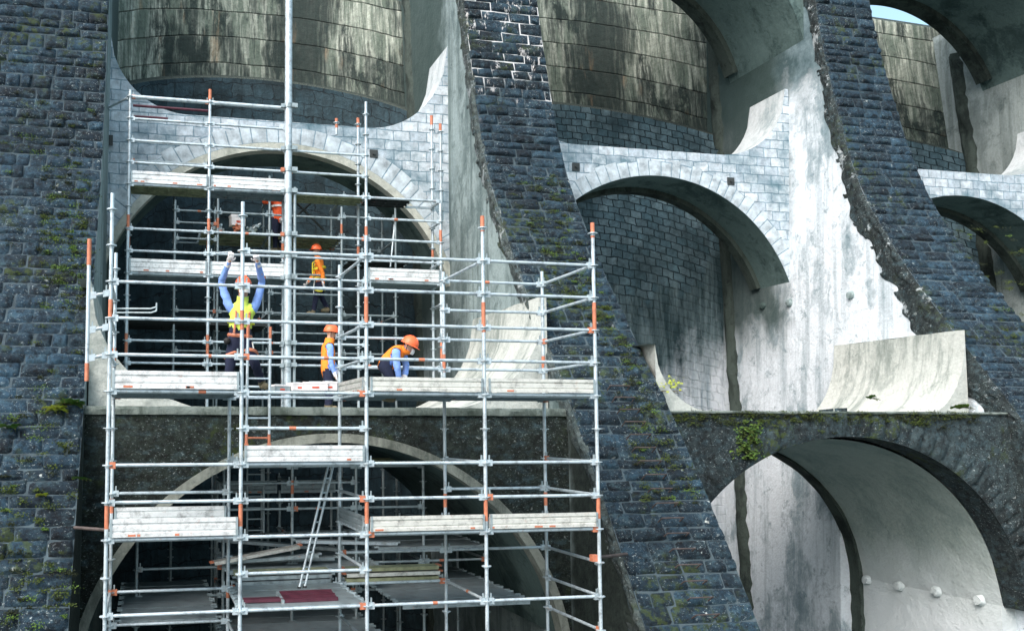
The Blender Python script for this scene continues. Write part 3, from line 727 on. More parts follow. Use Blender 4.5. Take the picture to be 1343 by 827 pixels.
# rear scaffold in front of the upper arch
YC, YD = 18.64, 19.30
ZC0 = 3.30
LC = lambda k: ZC0 + PIT * k
XC = [-.408, 1.275, 2.983, 4.75, 6.485]
Rr = Scaf('rear_scaffold', 'upper galvanised scaffold standing on the ledge in front of the pale stone arch', (3.0, YC, .38), LC, r=.032)
ORC = [(LC(1.9), LC(2.6)), (LC(-3.6), LC(-2.7))]
tops = [8.3, 8.6, None, 8.6, 3.9]
for i, x in enumerate(XC):
    if tops[i] is not None: Rr.standard(x, YC, .38, LC(tops[i]), ORC, tip=i in (1,))
for x, y, z0, z1, tip in ((XC[1] + .04, YD, .38, LC(4), 0), (XC[3] - .02, YD, .38, LC(8.3), 1), (XC[4] + .03, YD, .38, LC(8.7), 1), (XC[4] + .28, YD + .1, LC(3), LC(8.4), 1), (4.22, YD, LC(7.4), LC(8.2), 1), (XC[0], YD, .38, LC(4), 0), (XC[2], YD, .38, LC(4), 0)):
    Rr.standard(x, y, z0, z1, [(LC(1.4), LC(2))], tip=bool(tip))
def ledC(k, i0, i1, y=YC, **kw):
    for i in range(i0, i1): Rr.rail((XC[i], y, LC(k)), (XC[i + 1], y, LC(k)), **kw)
ledC(8, 0, 2, r=.042); ledC(7, 0, 2); ledC(6, 0, 3); ledC(5, 0, 3); ledC(4, 0, 4); ledC(3, 3, 4); ledC(2, 0, 4); ledC(1, 0, 4); ledC(0, 0, 4); ledC(-2, 1, 3); ledC(-3, 0, 3); ledC(-4, 0, 4); ledC(-5, 0, 2)
for k in (7.5, 6.5, 5.5): Rr.rail((XC[0], YD, LC(k)), (XC[1], YD, LC(k)), mat=STEEL_D, paint=.1)
m = MB(); m.tube((XC[0] + .05, YD - .2, LC(8) - .02), (XC[1], YD - .2, LC(8) - .02), .03, MAROON, 8); m.build('maroon_tube', Rr.t)
m = MB(); m.tube((XC[0] + .05, YD - .2, LC(7.45)), (XC[0] + .8, YD - .2, LC(7.45)), .03, MAROON, 8); m.build('maroon_tube', Rr.t)
for i in range(5):
    for k in ((4, 0, -4) if i < 4 else (4, 3, 1, 0, -1)): Rr.rail((XC[i], YC, LC(k)), (XC[i], YD, LC(k)), 'transom', paint=.08)
Rr.rail((XC[0], YC, LC(8)), (-.92, YD + .1, LC(8) - .02), 'tie_tube', paint=0)
for i in (0, 1): Rr.toe((XC[i], YC, LC(4) + .03), (XC[i + 1], YC, LC(4) + .03), .25, BOARD_W)
for i in (0, 1, 3): Rr.toe((XC[i], YC, LC(0) + .03), (XC[i + 1], YC, LC(0) + .03), .27, BOARD_W)
deck('upper rear deck at the far left, dark underside showing below its white toe board', XC[0], XC[1], YC, YD, LC(4) + .03, 3, PLANK_G)
deck('upper rear deck left of the thick mast, just above the worker in red orange', XC[1], XC[2], YC, YD, LC(4) + .03, 3, PLANK)
deck('upper rear deck right of the thick mast, without toe board', XC[2], XC[3], YC, YD, LC(4) + .03, 3, PLANK_G)
dk = deck('upper rear deck at the right end with an open hatch in it', XC[3], XC[3] + 1.1, YC, YD, LC(4) + .03, 3, STEEL_K)
m = MB(); 
for y in (YC + .02, YD - .02): m.box((XC[3] + 1.42, y, LC(4)), (.64, .03, .05), PLANK)
m.box((XC[4] - .02, (YC + YD) / 2, LC(4)), (.03, YD - YC, .05), PLANK); m.build('hatch_frame', dk)
deck('middle rear deck at the far left, behind a white toe board', XC[0], XC[1], YC, YD, LC(0) + .03, 3, PLANK)
deck('middle rear deck behind the overhead-reaching worker, white toe board', XC[1], XC[2], YC, YD, LC(0) + .03, 3, PLANK)
deck('middle rear deck at the right end, level with the walking worker, white toe board', XC[3], XC[4], YC, YD, LC(0) + .03, 3, PLANK)
deck('low rear deck at the left, dark underside, just above the fillet', XC[0], XC[1], YC, YD, LC(-2) + .03, 3, STEEL_K)

# thick mast
ms = thing('steel_mast', 'thick pale steel mast rising out of the top of the photo through the rear scaffold', 'mast', (2.97, YC - .14, .38))
m = MB(); m.tube((2.97, YC - .14, .38), (2.97, YC - .14, 12.5), .082, STEEL, 16); m.build('pole', ms)
m = MB(); m.tube((3.12, YC - .12, .38), (3.12, YC - .12, LC(4.2)), .036, STEEL_D, 10); m.build('side_tube', ms)
for k in (8, 6, 5, 4, 2, 1, 0, -3, -4):
    m = MB(); m.tube((2.97, YC - .14, LC(k) - .05), (2.97, YC - .14, LC(k) + .05), .10, STEEL_D, 12)
    m.box((3.10, YC - .2, LC(k)), (.12, .08, .09), STEEL_D); m.box((2.84, YC - .18, LC(k) - .02), (.08, .08, .08), ORANGE if k in (2, 5) else STEEL_D); m.build('clamp', ms)
m = MB(); m.box((2.97, YC - .14, .39), (.35, .35, .02), STEEL_D); m.build('base_plate', ms)

# inner scaffold under the upper arch
YE, YF = 20.55, 21.9
ZE = 2.80; LE = lambda k: ZE + PIT * k
XE = [.62, 1.62, 2.85, 4.62, 5.98]
I = Scaf('inner_scaffold', 'shaded scaffold deep under the upper arch, where the two rear workers stand', (3, YE, -6.5), LE, r=.029, steel=STEEL_D)
for i, x in enumerate(XE):
    I.standard(x, YE, -6.5, LE([5.5, 6, 7, 5.6, 6.4][i]), [(LE(4.2), LE(4.7))] if i in (1, 3) else ())
    I.standard(x + .03, YF, -6.5, LE(6), ())
for k in (4, -4, 0):
    for i in range(4): I.rail((XE[i], YF, LE(k)), (XE[i + 1], YF, LE(k)), paint=.1)
for k, a, b in ((5, 0, 1), (4.4, 0, 1), (3.6, 0, 1), (6, 1, 2), (5, 1, 3), (4, 1, 3), (2, 2, 3), (1, 2, 3), (0, 0, 4), (-1, 2, 3), (-2, 0, 4), (-4, 0, 4), (6.2, 3, 4), (5.1, 3, 4), (4, 3, 4)):
    for i in range(a, b): I.rail((XE[i], YE, LE(k)), (XE[i + 1], YE, LE(k)), paint=.15)
for i in range(5):
    for k in (6, 4, 2, 0, -2, -4): I.rail((XE[i], YE, LE(k)), (XE[i], YF, LE(k)), 'transom', paint=.1)
m = MB(); m.tube(at(512, 350, 20.4), at(520, 268, 20.7), .02, STEEL, 8); m.build('brace', I.t)
m = MB(); m.tube((3.4, 22.1, LE(5.1)), (4.3, 22.1, LE(6.9)), .03, STEEL_K, 8); m.build('brace', I.t)
m = MB(); m.tube((3.6, 22.1, LE(6.9)), (4.5, 22.1, LE(5.1)), .03, STEEL_K, 8); m.build('brace', I.t)
deck('shaded inner deck carrying a heap of clamps, left of the thick mast', XE[1] - .4, XE[2], YE, YF, LE(4) + .03, 4, PLANK_G)
deck('shaded inner deck right of the mast, above the walking worker', XE[2], XE[3] + .1, YE, YF, LE(4) + .03, 4, PLANK_G)
deck('shaded inner deck the walking worker steps on', XE[2], XE[3] + .3, YE, YF, LE(0) + .03, 4, PLANK)
deck('shaded inner deck at the left, behind the hooks', XE[0] - 1.1, XE[2], YE, YF, LE(-.6) + .03, 4, STEEL_K)
deck('lowest shaded inner deck at the left, just above the ledge', XE[0] - 1.1, XE[2], YE, YF, LE(-2.6) + .03, 4, STEEL_K)
deck('shaded inner deck at the right, behind the leaning pole', XE[3] + .3, XE[4] + .5, YE, YF, LE(3) + .03, 3, STEEL_K)
# inner scaffold under the lower arch
YG, YH = 15.3, 16.9
LG = lambda k: L(-6) + PIT * k
XG = [-.1, 1.35, 2.55, 3.7, 4.95, 6.15]
G = Scaf('inner_scaffold', 'dim scaffold under the lower arch, piled with planks behind the leaning ladder', (3, YG, -6.5), LG, r=.027, steel=STEEL_D)
for i, x in enumerate(XG):
    G.standard(x, YG, -6.5, LG([1, 4, 4, 4, 3.6, 3.0][i]), [(LG(2.6), LG(3.1))] if i == 2 else ())
    if i not in (0,): G.standard(x + .02, YH, -6.5, LG(3.5 - .5 * i), ())
for k, a, b in ((0, 0, 5), (2.05, 1, 4), (3.6, 1, 4), (4.0, 1, 3), (3, 1, 3), (1.1, 3, 5), (-1, 0, 5)):
    for i in range(a, b): G.rail((XG[i], YG, LG(k)), (XG[i + 1], YG, LG(k)), paint=.15)
for i in range(1, 5):
    G.rail((XG[i], YH, LG(3.7)), (XG[i + 1], YH, LG(3.7)), mat=PLANK_G, paint=0, r=.05); G.rail((XG[i], YH, LG(0)), (XG[i + 1], YH, LG(0)), paint=0)
for i in range(6):
    for k in (3, 1, 0, -1): 
        if k < 2 or i in (1, 2, 3): G.rail((XG[i], YG, LG(k)), (XG[i], YH, LG(k)), 'transom', paint=.1)
for i in (1, 2): G.toe((XG[i], YH, LG(2.4)), (XG[i + 1], YH, LG(2.4)), .24, PLANK)
deck('dim deck under the lower arch carrying the crossed heap of planks', XG[1], XG[3] + .3, YG - .6, YH, LG(0) + .03, 6, PLANK)
deck('dim deck under the lower arch behind the plank stack with orange ends', XG[3] + .32, XG[5] - .1, YG - .2, YH, LG(.55) + .03, 4, PLANK)
deck('low grey deck at the bottom left corner of the lower arch', XA[0] + .1, XA[1] - .1, YB + .1, YH - .2, L(-7) + .03, 7, PLANK)
deck('low pale deck running back into the foggy right half of the lower arch', XA[2] + 1.0, XA[4] - .2, YB + .12, YH, L(-7) + .1, 8, PLANK)
deck('bottom dark deck below the plank stacks, at the lower edge of the photo', XA[1], XA[2] + .9, YB + .1, YH, L(-8), 8, PLANK)

# ------------------------------------------------------------------ loose planks, panels, boxes, clamps
def plank(label, a, b, w, mat, th=.05, up=(0, 0, 1), grp='loose steel planks', name='loose_plank', ends=None):
    a = Vector(a); b = Vector(b); d = (b - a).normalized(); o = d.cross(Vector(up)).normalized(); u = o.cross(d)
    t = thing(name, label, 'plank', (a + b) / 2, grp)
    m = MB(); c = (a + b) / 2; Ln = (b - a).length
    m.box(c, (Ln, w, .01), mat, (d, o, u))
    for q in (-1, 1): m.box(c + o * q * (w / 2 - .01) - u * th / 2, (Ln - .004, .015, th), mat, (d, o, u))
    for f in (.3, .6): m.box(a.lerp(b, f) - u * .02, (.04, w - .04, .03), mat, (d, o, u))
    m.build('board', t)
    for e, q in ((a, -1), (b, 1)):
        m = MB(); m.box(e + d * q * .03 + u * .0, (.06, w * .6, .03), ends or STEEL_D, (d, o, u)); m.build('hook', t)
    return t
z6 = L(-6) + .06
for k, (dx, mat, lab) in enumerate(((0, PLANK, 'bottom plank of the blue grey stack beside the foot of the leaning ladder'), (.02, STEEL_D, 'middle plank of the blue grey stack beside the foot of the leaning ladder'), (-.03, PLANK_G, 'top greenish plank of the stack beside the foot of the leaning ladder'))):
    plank(lab, (XA[1] + .12 + dx, YB + .2, z6 + .075 * k), (XA[2] - .12 + dx, YB + .22, z6 + .075 * k), .24, mat, grp='stacked planks')
for k, (dx, mat, e, lab) in enumerate(((0, PLANK_G, None, 'bottom plank of the stack on the right of the lower deck'), (.02, BOARD, ORANGE, 'middle plank with orange ends in the stack on the right of the lower deck'), (.0, PLANK_G, ORANGE, 'top plank with orange ends in the stack on the right of the lower deck'))):
    plank(lab, (XA[2] + .1 + dx, YB + .15, z6 + .08 * k), (XA[3] - .1 + dx, YB + .15, z6 + .08 * k), .24, mat, ends=e, grp='stacked planks')
zp = LG(0) + .1
plank('pale plank slanting up to the right across the crossed heap, with a rusty end', (1.15, 14.9, zp + .05), (2.62, 15.1, zp + .26), .22, BOARD, ends=ORANGE)
plank('blue white plank lying at the right of the crossed heap, half behind the leaning ladder', (2.6, 15.3, zp + .33), (4.45, 15.35, zp + .24), .22, STEEL)
plank('dull plank under the slanting pale one in the crossed heap', (1.2, 15.15, zp + .02), (2.95, 15.0, zp + .12), .24, STEEL_D)
plank('grey plank lying across the bottom of the crossed heap', (1.3, 15.5, zp), (3.3, 15.3, zp + .02), .24, PLANK)
plank('dark plank at the back of the crossed heap, tilted down to the right', (1.3, 16.0, zp + .3), (3.5, 15.8, zp + .1), .24, PLANK)
plank('long plank at the top of the crossed heap at the back', (1.5, 16.3, zp + .32), (4.2, 16.2, zp + .38), .24, STEEL_D)
def panel(label, c, w, d, yaw=0., tilt=0.):
    t = thing('maroon_panel', label, 'panel', c, 'maroon panels')
    ex = Vector((math.cos(yaw), math.sin(yaw), 0)); ey = Vector((-math.sin(yaw), math.cos(yaw), 0)).normalized(); ez = Vector((0, 0, 1))
    ez = (ez + ey * -tilt).normalized(); ey = ez.cross(ex)
    m = MB(); m.box(c, (w, d, .03), MAROON, (ex, ey, ez)); m.build('sheet', t)
    for q in (-1, 0, 1):
        m = MB(); m.box(Vector(c) + ey * q * (d / 2 - .02) + ez * .02, (w, .03, .018), MAROON, (ex, ey, ez)); m.build('batten', t)
    m = MB(); m.box(Vector(c) - ex * (w / 2 + .02), (.035, d + .02, .05), STEEL_D, (ex, ey, ez)); m.build('end_rail', t)
    return t
panel('maroon panel lying at the right of the lower deck', (XA[1] + .98, YA + .42, L(-6) + .075), .74, .42, .03, .1)
panel('maroon strip lying flat at the left of the lower deck beside the maroon panel', (XA[1] + .36, YA + .34, L(-6) + .06), .56, .16, -.02)

def ladder(label, a, b, w, side, n, rails, foot=None, tip=None):
    a = Vector(a); b = Vector(b); s_ = Vector(side).normalized() * w / 2
    t = thing('ladder', label, 'ladder', a, 'ladders')
    for q in (-1, 1):
        m = MB(); m.tube(a + s_ * q, b + s_ * q, .019, rails, 8)
        if foot: m.tube(a + s_ * q, a.lerp(b, .09) + s_ * q, .021, foot, 8)
        if tip: m.tube(b + s_ * q, b.lerp(a, .10) + s_ * q, .021, tip, 8)
        m.build('stile', t)
    for k in range(n):
        f = (k + .35) / n; m = MB(); m.tube(a.lerp(b, f) - s_, a.lerp(b, f) + s_, .013, foot if (foot and k == 0) else rails, 7); m.build('rung', t)
    for q in (-1, 1):
        m = MB(); m.box(a + s_ * q, (.05, .05, .04), BLACK if not foot else foot); m.build('foot', t)
    return t
ladder('short upright ladder with orange feet hanging below the tool boxes', at(338, 583, YA + .35), at(340, 428, YA + .35), .31, (1, 0, 0), 6, STEEL, ORANGE, ORANGE)
ladder('slim aluminium ladder leaning on the lower scaffold, foot on the deck with maroon panels', at(396, 770, YB - .35), at(437, 596, YB - .02), .10, (1, .5, 0), 9, STEEL)
ladder('shaded thin ladder standing under the lower arch, left of the leaning ladder', at(335, 700, 15.8), at(335, 612, 15.8), .3, (1, 0, 0), 6, STEEL_D)

def box_thing(label, px, py, Y, w, d, h, mat, lid, name='tool_box', yaw=0.):
    p = at(px, py, Y); t = thing(name, label, 'tool box', p, 'white boxes on the ledge')
    ex = Vector((math.cos(yaw), math.sin(yaw), 0)); ey = Vector((-math.sin(yaw), math.cos(yaw), 0)); A = (ex, ey, Vector((0, 0, 1)))
    m = MB(); m.box(p + Vector((0, 0, h * .4)), (w, d, h * .8), mat, A); m.build('body', t)
    m = MB(); m.box(p + Vector((0, 0, h * .9)), (w * 1.05, d * 1.05, h * .2), lid, A); m.box(p + Vector((0, 0, h * 1.03)), (w * .5, .03, .03), STEEL_D, A); m.build('lid', t)
    m = MB(); m.box(p - ey * (d / 2 + .004) + Vector((0, 0, h * .35)), (w * .3, .006, h * .2), RED, A); m.build('red_stripe', t)
    return t
box_thing('white tool box beside the foot of the thick mast', 389, 512, 14.5, .24, .3, .13, WHITE, WHITE, yaw=.2)
box_thing('largest white tool box with a red stripe, in front of the standing worker', 413, 512, 14.4, .40, .3, .14, WHITE, WHITE, yaw=-.1)
box_thing('small white tool box at the right of the row, under the standing worker', 431, 512, 14.4, .24, .26, .15, WHITE, WHITE)
box_thing('low grey case beside the hanging ladder', 366, 514, 14.5, .28, .26, .12, STEEL_D, WHITE, yaw=.3)
bh = box_thing('white case on top of the clamp heap on the shaded inner deck', 311, 297, 20.9, .34, .25, .26, WHITE, WHITE, yaw=.15)
p0 = at(300, 307, 20.8)
for k, lab in enumerate(('silver clamp at the left end of the heap on the shaded inner deck', 'orange clamp in the heap on the shaded inner deck', 'blue grey clamp at the right end of the heap on the shaded inner deck')):
    c = Vector((p0.x - .28 + .42 * k, 20.8, LE(4) + .11)); t = thing('tube_clamp', lab, 'clamp', c, 'clamps in the heap')
    mt = (STEEL, ORANGE, STEEL_D)[k]
    for q in range(5):
        m = MB(); o = c + Vector((U(-.12, .12), U(-.1, .1), U(-.02, .12))); d = Vector((U(-1, 1), U(-1, 1), U(-.3, .6))).normalized()
        m.tube(o - d * .11, o + d * .11, .03, mt, 8); m.box(o, (.1, .08, .07), mt); m.build('jaw', t)

# ------------------------------------------------------------------ people
def clothes(src, faces, dist, mat, name, parent, off):
    me = src; idx = sorted({v for f in faces for v in me.polygons[f].vertices}); mp = {v: i for i, v in enumerate(idx)}
    m = MB(); nn = {v: me.vertices[v].normal for v in idx}
    for v in idx:
        w = me.vertices[v].co; m.v.append(w + nn[v] * dist + off + Vector((noise.noise(w * 22), noise.noise(w * 22 + Vector((5, 5, 5))), noise.noise(w * 14)) ) * .011)
    for f in faces: m.face([mp[v] for v in me.polygons[f].vertices], mat)
    return m.build(name, parent, angle=80)
def glove(mb, wrist, d, side, mat, curl=.5):
    """palm with five unequal bent fingers; d = pointing direction, side = thumb direction"""
    d = Vector(d).normalized(); sd = (Vector(side) - d * Vector(side).dot(d)).normalized(); pn = d.cross(sd)
    pc = wrist + d * .055
    i0 = len(mb.v)
    def fn(u, v):
        t = 2 * math.pi * u; p = math.pi * v
        return pc + sd * (.046 * math.sin(p) * math.cos(t)) + pn * (.02 * math.sin(p) * math.sin(t)) - d * (.058 * math.cos(p))
    mb.grid(fn, 10, 6, mat)
    for k, ln in enumerate((.066, .078, .082, .072)):
        b = pc + d * .045 + sd * (.033 - .022 * (3 - k) if False else -.033 + .022 * k)
        d1 = (d * math.cos(curl * .6) + pn * math.sin(curl * .6)); d2 = (d * math.cos(curl * 1.7) + pn * math.sin(curl * 1.7))
        mb.tube(b - d * .01, b + d1 * ln * .52, .0105, mat, 7); mb.tube(b + d1 * ln * .48, b + d1 * ln * .5 + d2 * ln * .5, .0100, mat, 7, .008)
    b = pc + sd * .036 - d * .02; d1 = (sd * .75 + d * .6 + pn * .15).normalized(); d2 = (sd * .25 + d * .9 + pn * .4).normalized()
    mb.tube(b, b + d1 * .04, .013, mat, 7); mb.tube(b + d1 * .036, b + d1 * .036 + d2 * .035, .0115, mat, 7, .009)
def person(label, J, look, top, vest=None, vest_long=False, mask=True, harness=None, collar=None, up=(0, 0, 1), high=False):
    """J: joint -> world Vector"""
    J = {k: Vector(v) for k, v in J.items()}
    base = Vector(((J['ank_l'].x + J['ank_r'].x) / 2, (J['ank_l'].y + J['ank_r'].y) / 2, min(J['ank_l'].z, J['ank_r'].z) - .07))
    root = thing('person', label, 'person', base)
    look = Vector(look).normalized(); upv = Vector(up).normalized(); sidev = look.cross(upv).normalized(); upv = sidev.cross(look)
    H = J['head']
    V = []; E = []; Rd = []; reg = []
    def add(p, r, par=None):
        V.append(Vector(p) - base); Rd.append(r)
        if par is not None: E.append((par, len(V) - 1))
        return len(V) - 1
    pel = add(J['pel'], (.145, .115)); mid = add(J['pel'].lerp(J['chest'], .5), (.132, .105), pel); ch = add(J['chest'], (.155, .115), mid)
    nk = add(J['neck'], (.06, .06), ch); jaw = add(H - upv * .055 + look * .015, (.062, .07), nk); cr = add(H + upv * .03, (.083, .095), jaw); ct = add(H + upv * .085, (.06, .07), cr)
    bones = [(J['pel'], J['pel'].lerp(J['chest'], .5), 'waist'), (J['pel'].lerp(J['chest'], .5), J['chest'], 'torso'), (J['chest'], J['neck'], 'torso'), (J['neck'], H, 'head'), (H, H + upv * .1, 'head')]
    for s_ in 'lr':
        sh, el, wr = J['sh_' + s_], J['el_' + s_], J['wr_' + s_]
        a = add(J['chest'].lerp(sh, .62) + Vector((0, 0, .035)), (.075, .075), ch); a = add(sh, (.064, .064), a); a = add(sh.lerp(el, .5), (.054, .054), a); e = add(el, (.045, .045), a); f = add(el.lerp(wr, .4), (.043, .043), e); w = add(wr, (.030, .030), f)
        hd = (wr - el).normalized(); add(wr + hd * .06, (.034, .02), w)
        bones += [(sh.lerp(el, .15), el, 'arm'), (el, wr, 'arm'), (wr + hd * .03, wr + hd * .1, 'hand')]
        hp, kn, an = J['hip_' + s_], J['kn_' + s_], J['ank_' + s_]
        h = add(hp, (.098, .098), pel); k1 = add(hp.lerp(kn, .5), (.078, .078), h); k = add(kn, (.058, .058), k1); c = add(kn.lerp(an, .35), (.056, .056), k); n_ = add(an, (.042, .042), c)
        ft = J.get('toe_' + s_, an + Vector((look.x, look.y, 0)).normalized() * .17 + Vector((0, 0, -.055)))
        hl = add(an + Vector((0, 0, -.045)), (.042, .04), n_); add(an.lerp(ft, .6), (.042, .036), hl); add(ft, (.034, .028), len(V) - 1)
        bones += [(hp.lerp(kn, .0), kn, 'leg'), (kn, an + Vector((0, 0, .06)), 'leg'), (an, ft, 'foot_' + s_)]
    bones.append((J['pel'], J['pel'] - Vector((0, 0, .08)), 'leg'))
    me = bpy.data.meshes.new('skel'); me.from_pydata([tuple(v) for v in V], E, []); tmp = bpy.data.objects.new('skel', me); COL.objects.link(tmp)
    sm = tmp.modifiers.new('s', 'SKIN'); sm.branch_smoothing = .4
    for i, r in enumerate(Rd): me.skin_vertices[0].data[i].radius = r
    me.skin_vertices[0].data[0].use_root = True
    sb = tmp.modifiers.new('d', 'SUBSURF'); sb.levels = 2; sb.render_levels = 2
    dg = bpy.context.evaluated_depsgraph_get(); bmesh_ = bpy.data.meshes.new_from_object(tmp.evaluated_get(dg))
    bpy.data.objects.remove(tmp)
    bmesh_.materials.clear(); bmesh_.materials.append(SKIN)
    bmesh_.name = 'body'
    # face relief: nose and ears are drawn out of the head, eyes and mouth added
    body = bpy.data.objects.new('body', bmesh_); COL.objects.link(body); body.parent = root; OFF[body] = OFF[root]
    for p in bmesh_.polygons: p.use_smooth = True
    Hl = H - base
    for v in bmesh_.vertices:
        q = v.co - Hl; 
        if q.length < .16:
            f = q.dot(look); s_ = q.dot(sidev); u_ = q.dot(upv)
            if f > .04: v.co += look * (.028 * math.exp(-(s_ * s_) / .0004 - (u_ + .015) ** 2 / .0006) - .008 * (math.exp(-((abs(s_) - .032) ** 2) / .0003 - (u_ - .012) ** 2 / .0002)))
            if abs(s_) > .055: v.co += sidev * (.02 if s_ > 0 else -.02) * math.exp(-(f * f) / .0004 - (u_ + .005) ** 2 / .0007)
    for q in (-1, 1):
        m = MB(); m.ball(H + look * .083 + sidev * q * .032 + upv * .012, .012, BLACK, 8, 6); m.build('eye', body)
    # regions
    def seg(p, a, b):
        ab = b - a; t = max(0, min(1, (p - a).dot(ab) / max(1e-9, ab.length_squared))); return (p - a - ab * t).length
    R_ = {}
    for pl in bmesh_.polygons:
        c = pl.center + base; best = min(bones, key=lambda b: seg(c, b[0], b[1]) - (.05 if b[2] in ('torso', 'waist') else 0)); R_.setdefault(best[2], []).append(pl.index)
    body_off = base
    def cl(parts, d, mat, nm): 
        fs = [f for p in parts for f in R_.get(p, [])]
        return clothes(bmesh_, fs, d, mat, nm, root, base) if fs else None
    cl(('leg', 'waist') if high else ('leg',), .012, NAVY, 'trousers'); cl(('torso', 'arm') if high else ('torso', 'waist', 'arm'), .008, top, 'jacket' if top is not SHIRT else 'shirt'); cl(('foot_l',), .013, BOOT, 'boot'); cl(('foot_r',), .013, BOOT, 'boot')
    if vest: cl(('torso',) if high else ('torso', 'waist'), .022, vest, 'vest')
    # gloves
    for s_ in 'lr':
        hd = (J['wr_' + s_] - J['el_' + s_]).normalized(); m = MB()
        th = J['sh_r'] - J['sh_l'] if s_ == 'l' else J['sh_l'] - J['sh_r']
        m.tube(J['wr_' + s_] - hd * .06, J['wr_' + s_] + hd * .02, .045, WHITE, 10, .034); glove(m, J['wr_' + s_], hd, th + Vector((.01, .02, .03)), WHITE, 1.0); m.build('glove', root)
    # helmet
    hm = MB(); hc = H + upv * .035
    def hf(u, v):
        t = 2 * math.pi * u; p = math.pi / 2 * (1 - v); r = 1.0
        rr = math.cos(p) ** .8 if p < math.pi / 2 else 0
        brim = 1.0
        f = math.cos(t); s2 = math.sin(t)
        x = sidev * (s2 * .118 * math.sin(math.pi / 2 * v) ) ; y = look * (f * .138 * math.sin(math.pi / 2 * v)); zz = upv * (.135 * math.cos(math.pi / 2 * v))
        return hc + x + y + zz
    hm.grid(hf, 20, 8, HELM)
    hm.grid(lambda u, v: hc + sidev * (math.sin(2 * math.pi * u) * (.118 + .014 * v)) + look * (math.cos(2 * math.pi * u) * (.138 + .016 * v + .035 * v * max(0, math.cos(2 * math.pi * u)) ** 2)) - upv * .012 * v, 20, 2, HELM)
    for q in (-.03, 0, .03): hm.path([hc + sidev * q + look * (.13 * math.cos(a)) + upv * (.137 * math.sin(a)) for a in [math.pi * k / 8 for k in range(1, 8)]], .007, HELM, 6)
    hm.build('helmet', root)
    m = MB()
    for q in (-1, 1): m.path([hc + sidev * q * .105, H + sidev * q * .085 - upv * .06, H - upv * .125 + look * .04], .006, BLACK, 5)
    m.build('chin_strap', root)
    if mask:
        m = MB(); m.grid(lambda u, v: H + sidev * (.078 * math.sin((u - .5) * 2.6)) + look * (.065 + .045 * math.cos((u - .5) * 2.6)) + upv * (-.012 - .085 * v) + look * (.012 * math.sin(math.pi * v)), 10, 6, WHITE); m.build('face_mask', root)
    if harness:
        fw = Vector((look.x, look.y, 0)).normalized(); sh = J['sh_r'] - J['sh_l']; ax = (J['chest'] - J['pel']).normalized(); sx_ = (sh - ax * sh.dot(ax)).normalized(); fr = ax.cross(sx_); fr = fr if fr.dot(fw) > 0 else -fr
        def loop(c, a, rx, ry, w, mat, nm, ex):
            ex = (ex - a * ex.dot(a)).normalized(); ey = a.cross(ex); m = MB()
            m.grid(lambda u, v: c + ex * math.cos(2 * math.pi * u) * rx + ey * math.sin(2 * math.pi * u) * ry + a * (v - .5) * w, 20, 1, mat)
            m.grid(lambda u, v: c + ex * math.cos(2 * math.pi * u) * (rx + .012 * (1 - abs(2 * v - 1))) + ey * math.sin(2 * math.pi * u) * (ry + .012 * (1 - abs(2 * v - 1))) + a * (v - .5) * w, 20, 2, mat); return m.build(nm, root)
        loop(J['pel'] + ax * .07, ax, .168, .142, .05, harness, 'belt', sx_)
        for s_ in 'lr':
            d = (J['kn_' + s_] - J['hip_' + s_]).normalized(); loop(J['hip_' + s_].lerp(J['kn_' + s_], .38), (d + sx_ * (.5 if s_ == 'l' else -.5)).normalized(), .108, .104, .05, harness, 'leg_strap', sx_)
        m = MB()
        for q in (-1, 1):
            m.path([J['chest'] + sx_ * q * .11 + ax * .1 - fr * .02, J['chest'] + sx_ * q * .09 + fr * .15 + ax * .02, J['pel'] + sx_ * q * .1 + fr * .16 + ax * .1], .017, harness, 6)
        m.build('shoulder_straps', root)
        m = MB(); m.path([J['pel'] - sx_ * .17 + fr * .1, J['pel'] - sx_ * .22 + fr * .12 - ax * .2, J['pel'] - sx_ * .2 + fr * .12 - ax * .33, J['pel'] - sx_ * .17 + fr * .1 - ax * .3], .011, REFL, 6); m.ball(J['pel'] + sx_ * .18 + fr * .1 - ax * .02, .05, BLACK, 8, 6); m.build('lanyard', root)
    if collar:
        m = MB(); ax = (J['neck'] - J['chest']).normalized(); c = J['chest'].lerp(J['pel'], .25); sh = (J['sh_r'] - J['sh_l']).normalized(); ex = (sh - ax * sh.dot(ax)).normalized(); ey = ax.cross(ex)
        m.grid(lambda u, v: c + ex * math.cos(2 * math.pi * u) * .192 + ey * math.sin(2 * math.pi * u) * .155 + ax * (v - .5) * .05, 20, 1, collar); m.build('reflective_band', root)
    return root
V3 = Vector
# worker reaching overhead, facing us
Y = 12.15
person('worker in lime vest and orange harness reaching both arms overhead on the front scaffold', dict(
    head=at(319, 377, Y - .06), neck=at(318, 397, Y), chest=at(317, 414, Y), pel=at(314, 447, Y + .02),
    sh_l=at(334, 404, Y), el_l=at(344, 371, Y + .0), wr_l=at(338, 344, Y - .25), sh_r=at(301, 404, Y), el_r=at(290, 370, Y + .0), wr_r=at(300, 344, Y - .25),
    hip_l=at(324, 454, Y + .02), kn_l=at(335, 478, Y - .1), ank_l=at(344, 503, Y + .35), toe_l=at(350, 507, Y + .15),
    hip_r=at(305, 454, Y + .02), kn_r=at(301, 484, Y - .03), ank_r=at(300, 510, Y + .05), toe_r=at(297, 516, Y - .12)), (.12, -1, .1), SHIRT, HIVIS_Y, harness=ORANGE, collar=YELLOW, high=True)
w = MB(); hp = at(299, 331, Y - .26); w.tube(hp + V3((-.19, 0, -.02)), hp + V3((.05, 0, .01)), .012, STEEL, 8); w.box(hp + V3((-.2, 0, -.02)), (.06, .03, .04), STEEL); tag(w.build('ratchet_wrench'), 'steel ratchet wrench held up by the worker in lime vest', 'wrench')
Y = 20.75
zf = LE(0) + .03
P2 = lambda px, py, dy=0: at(px, py, Y + dy)
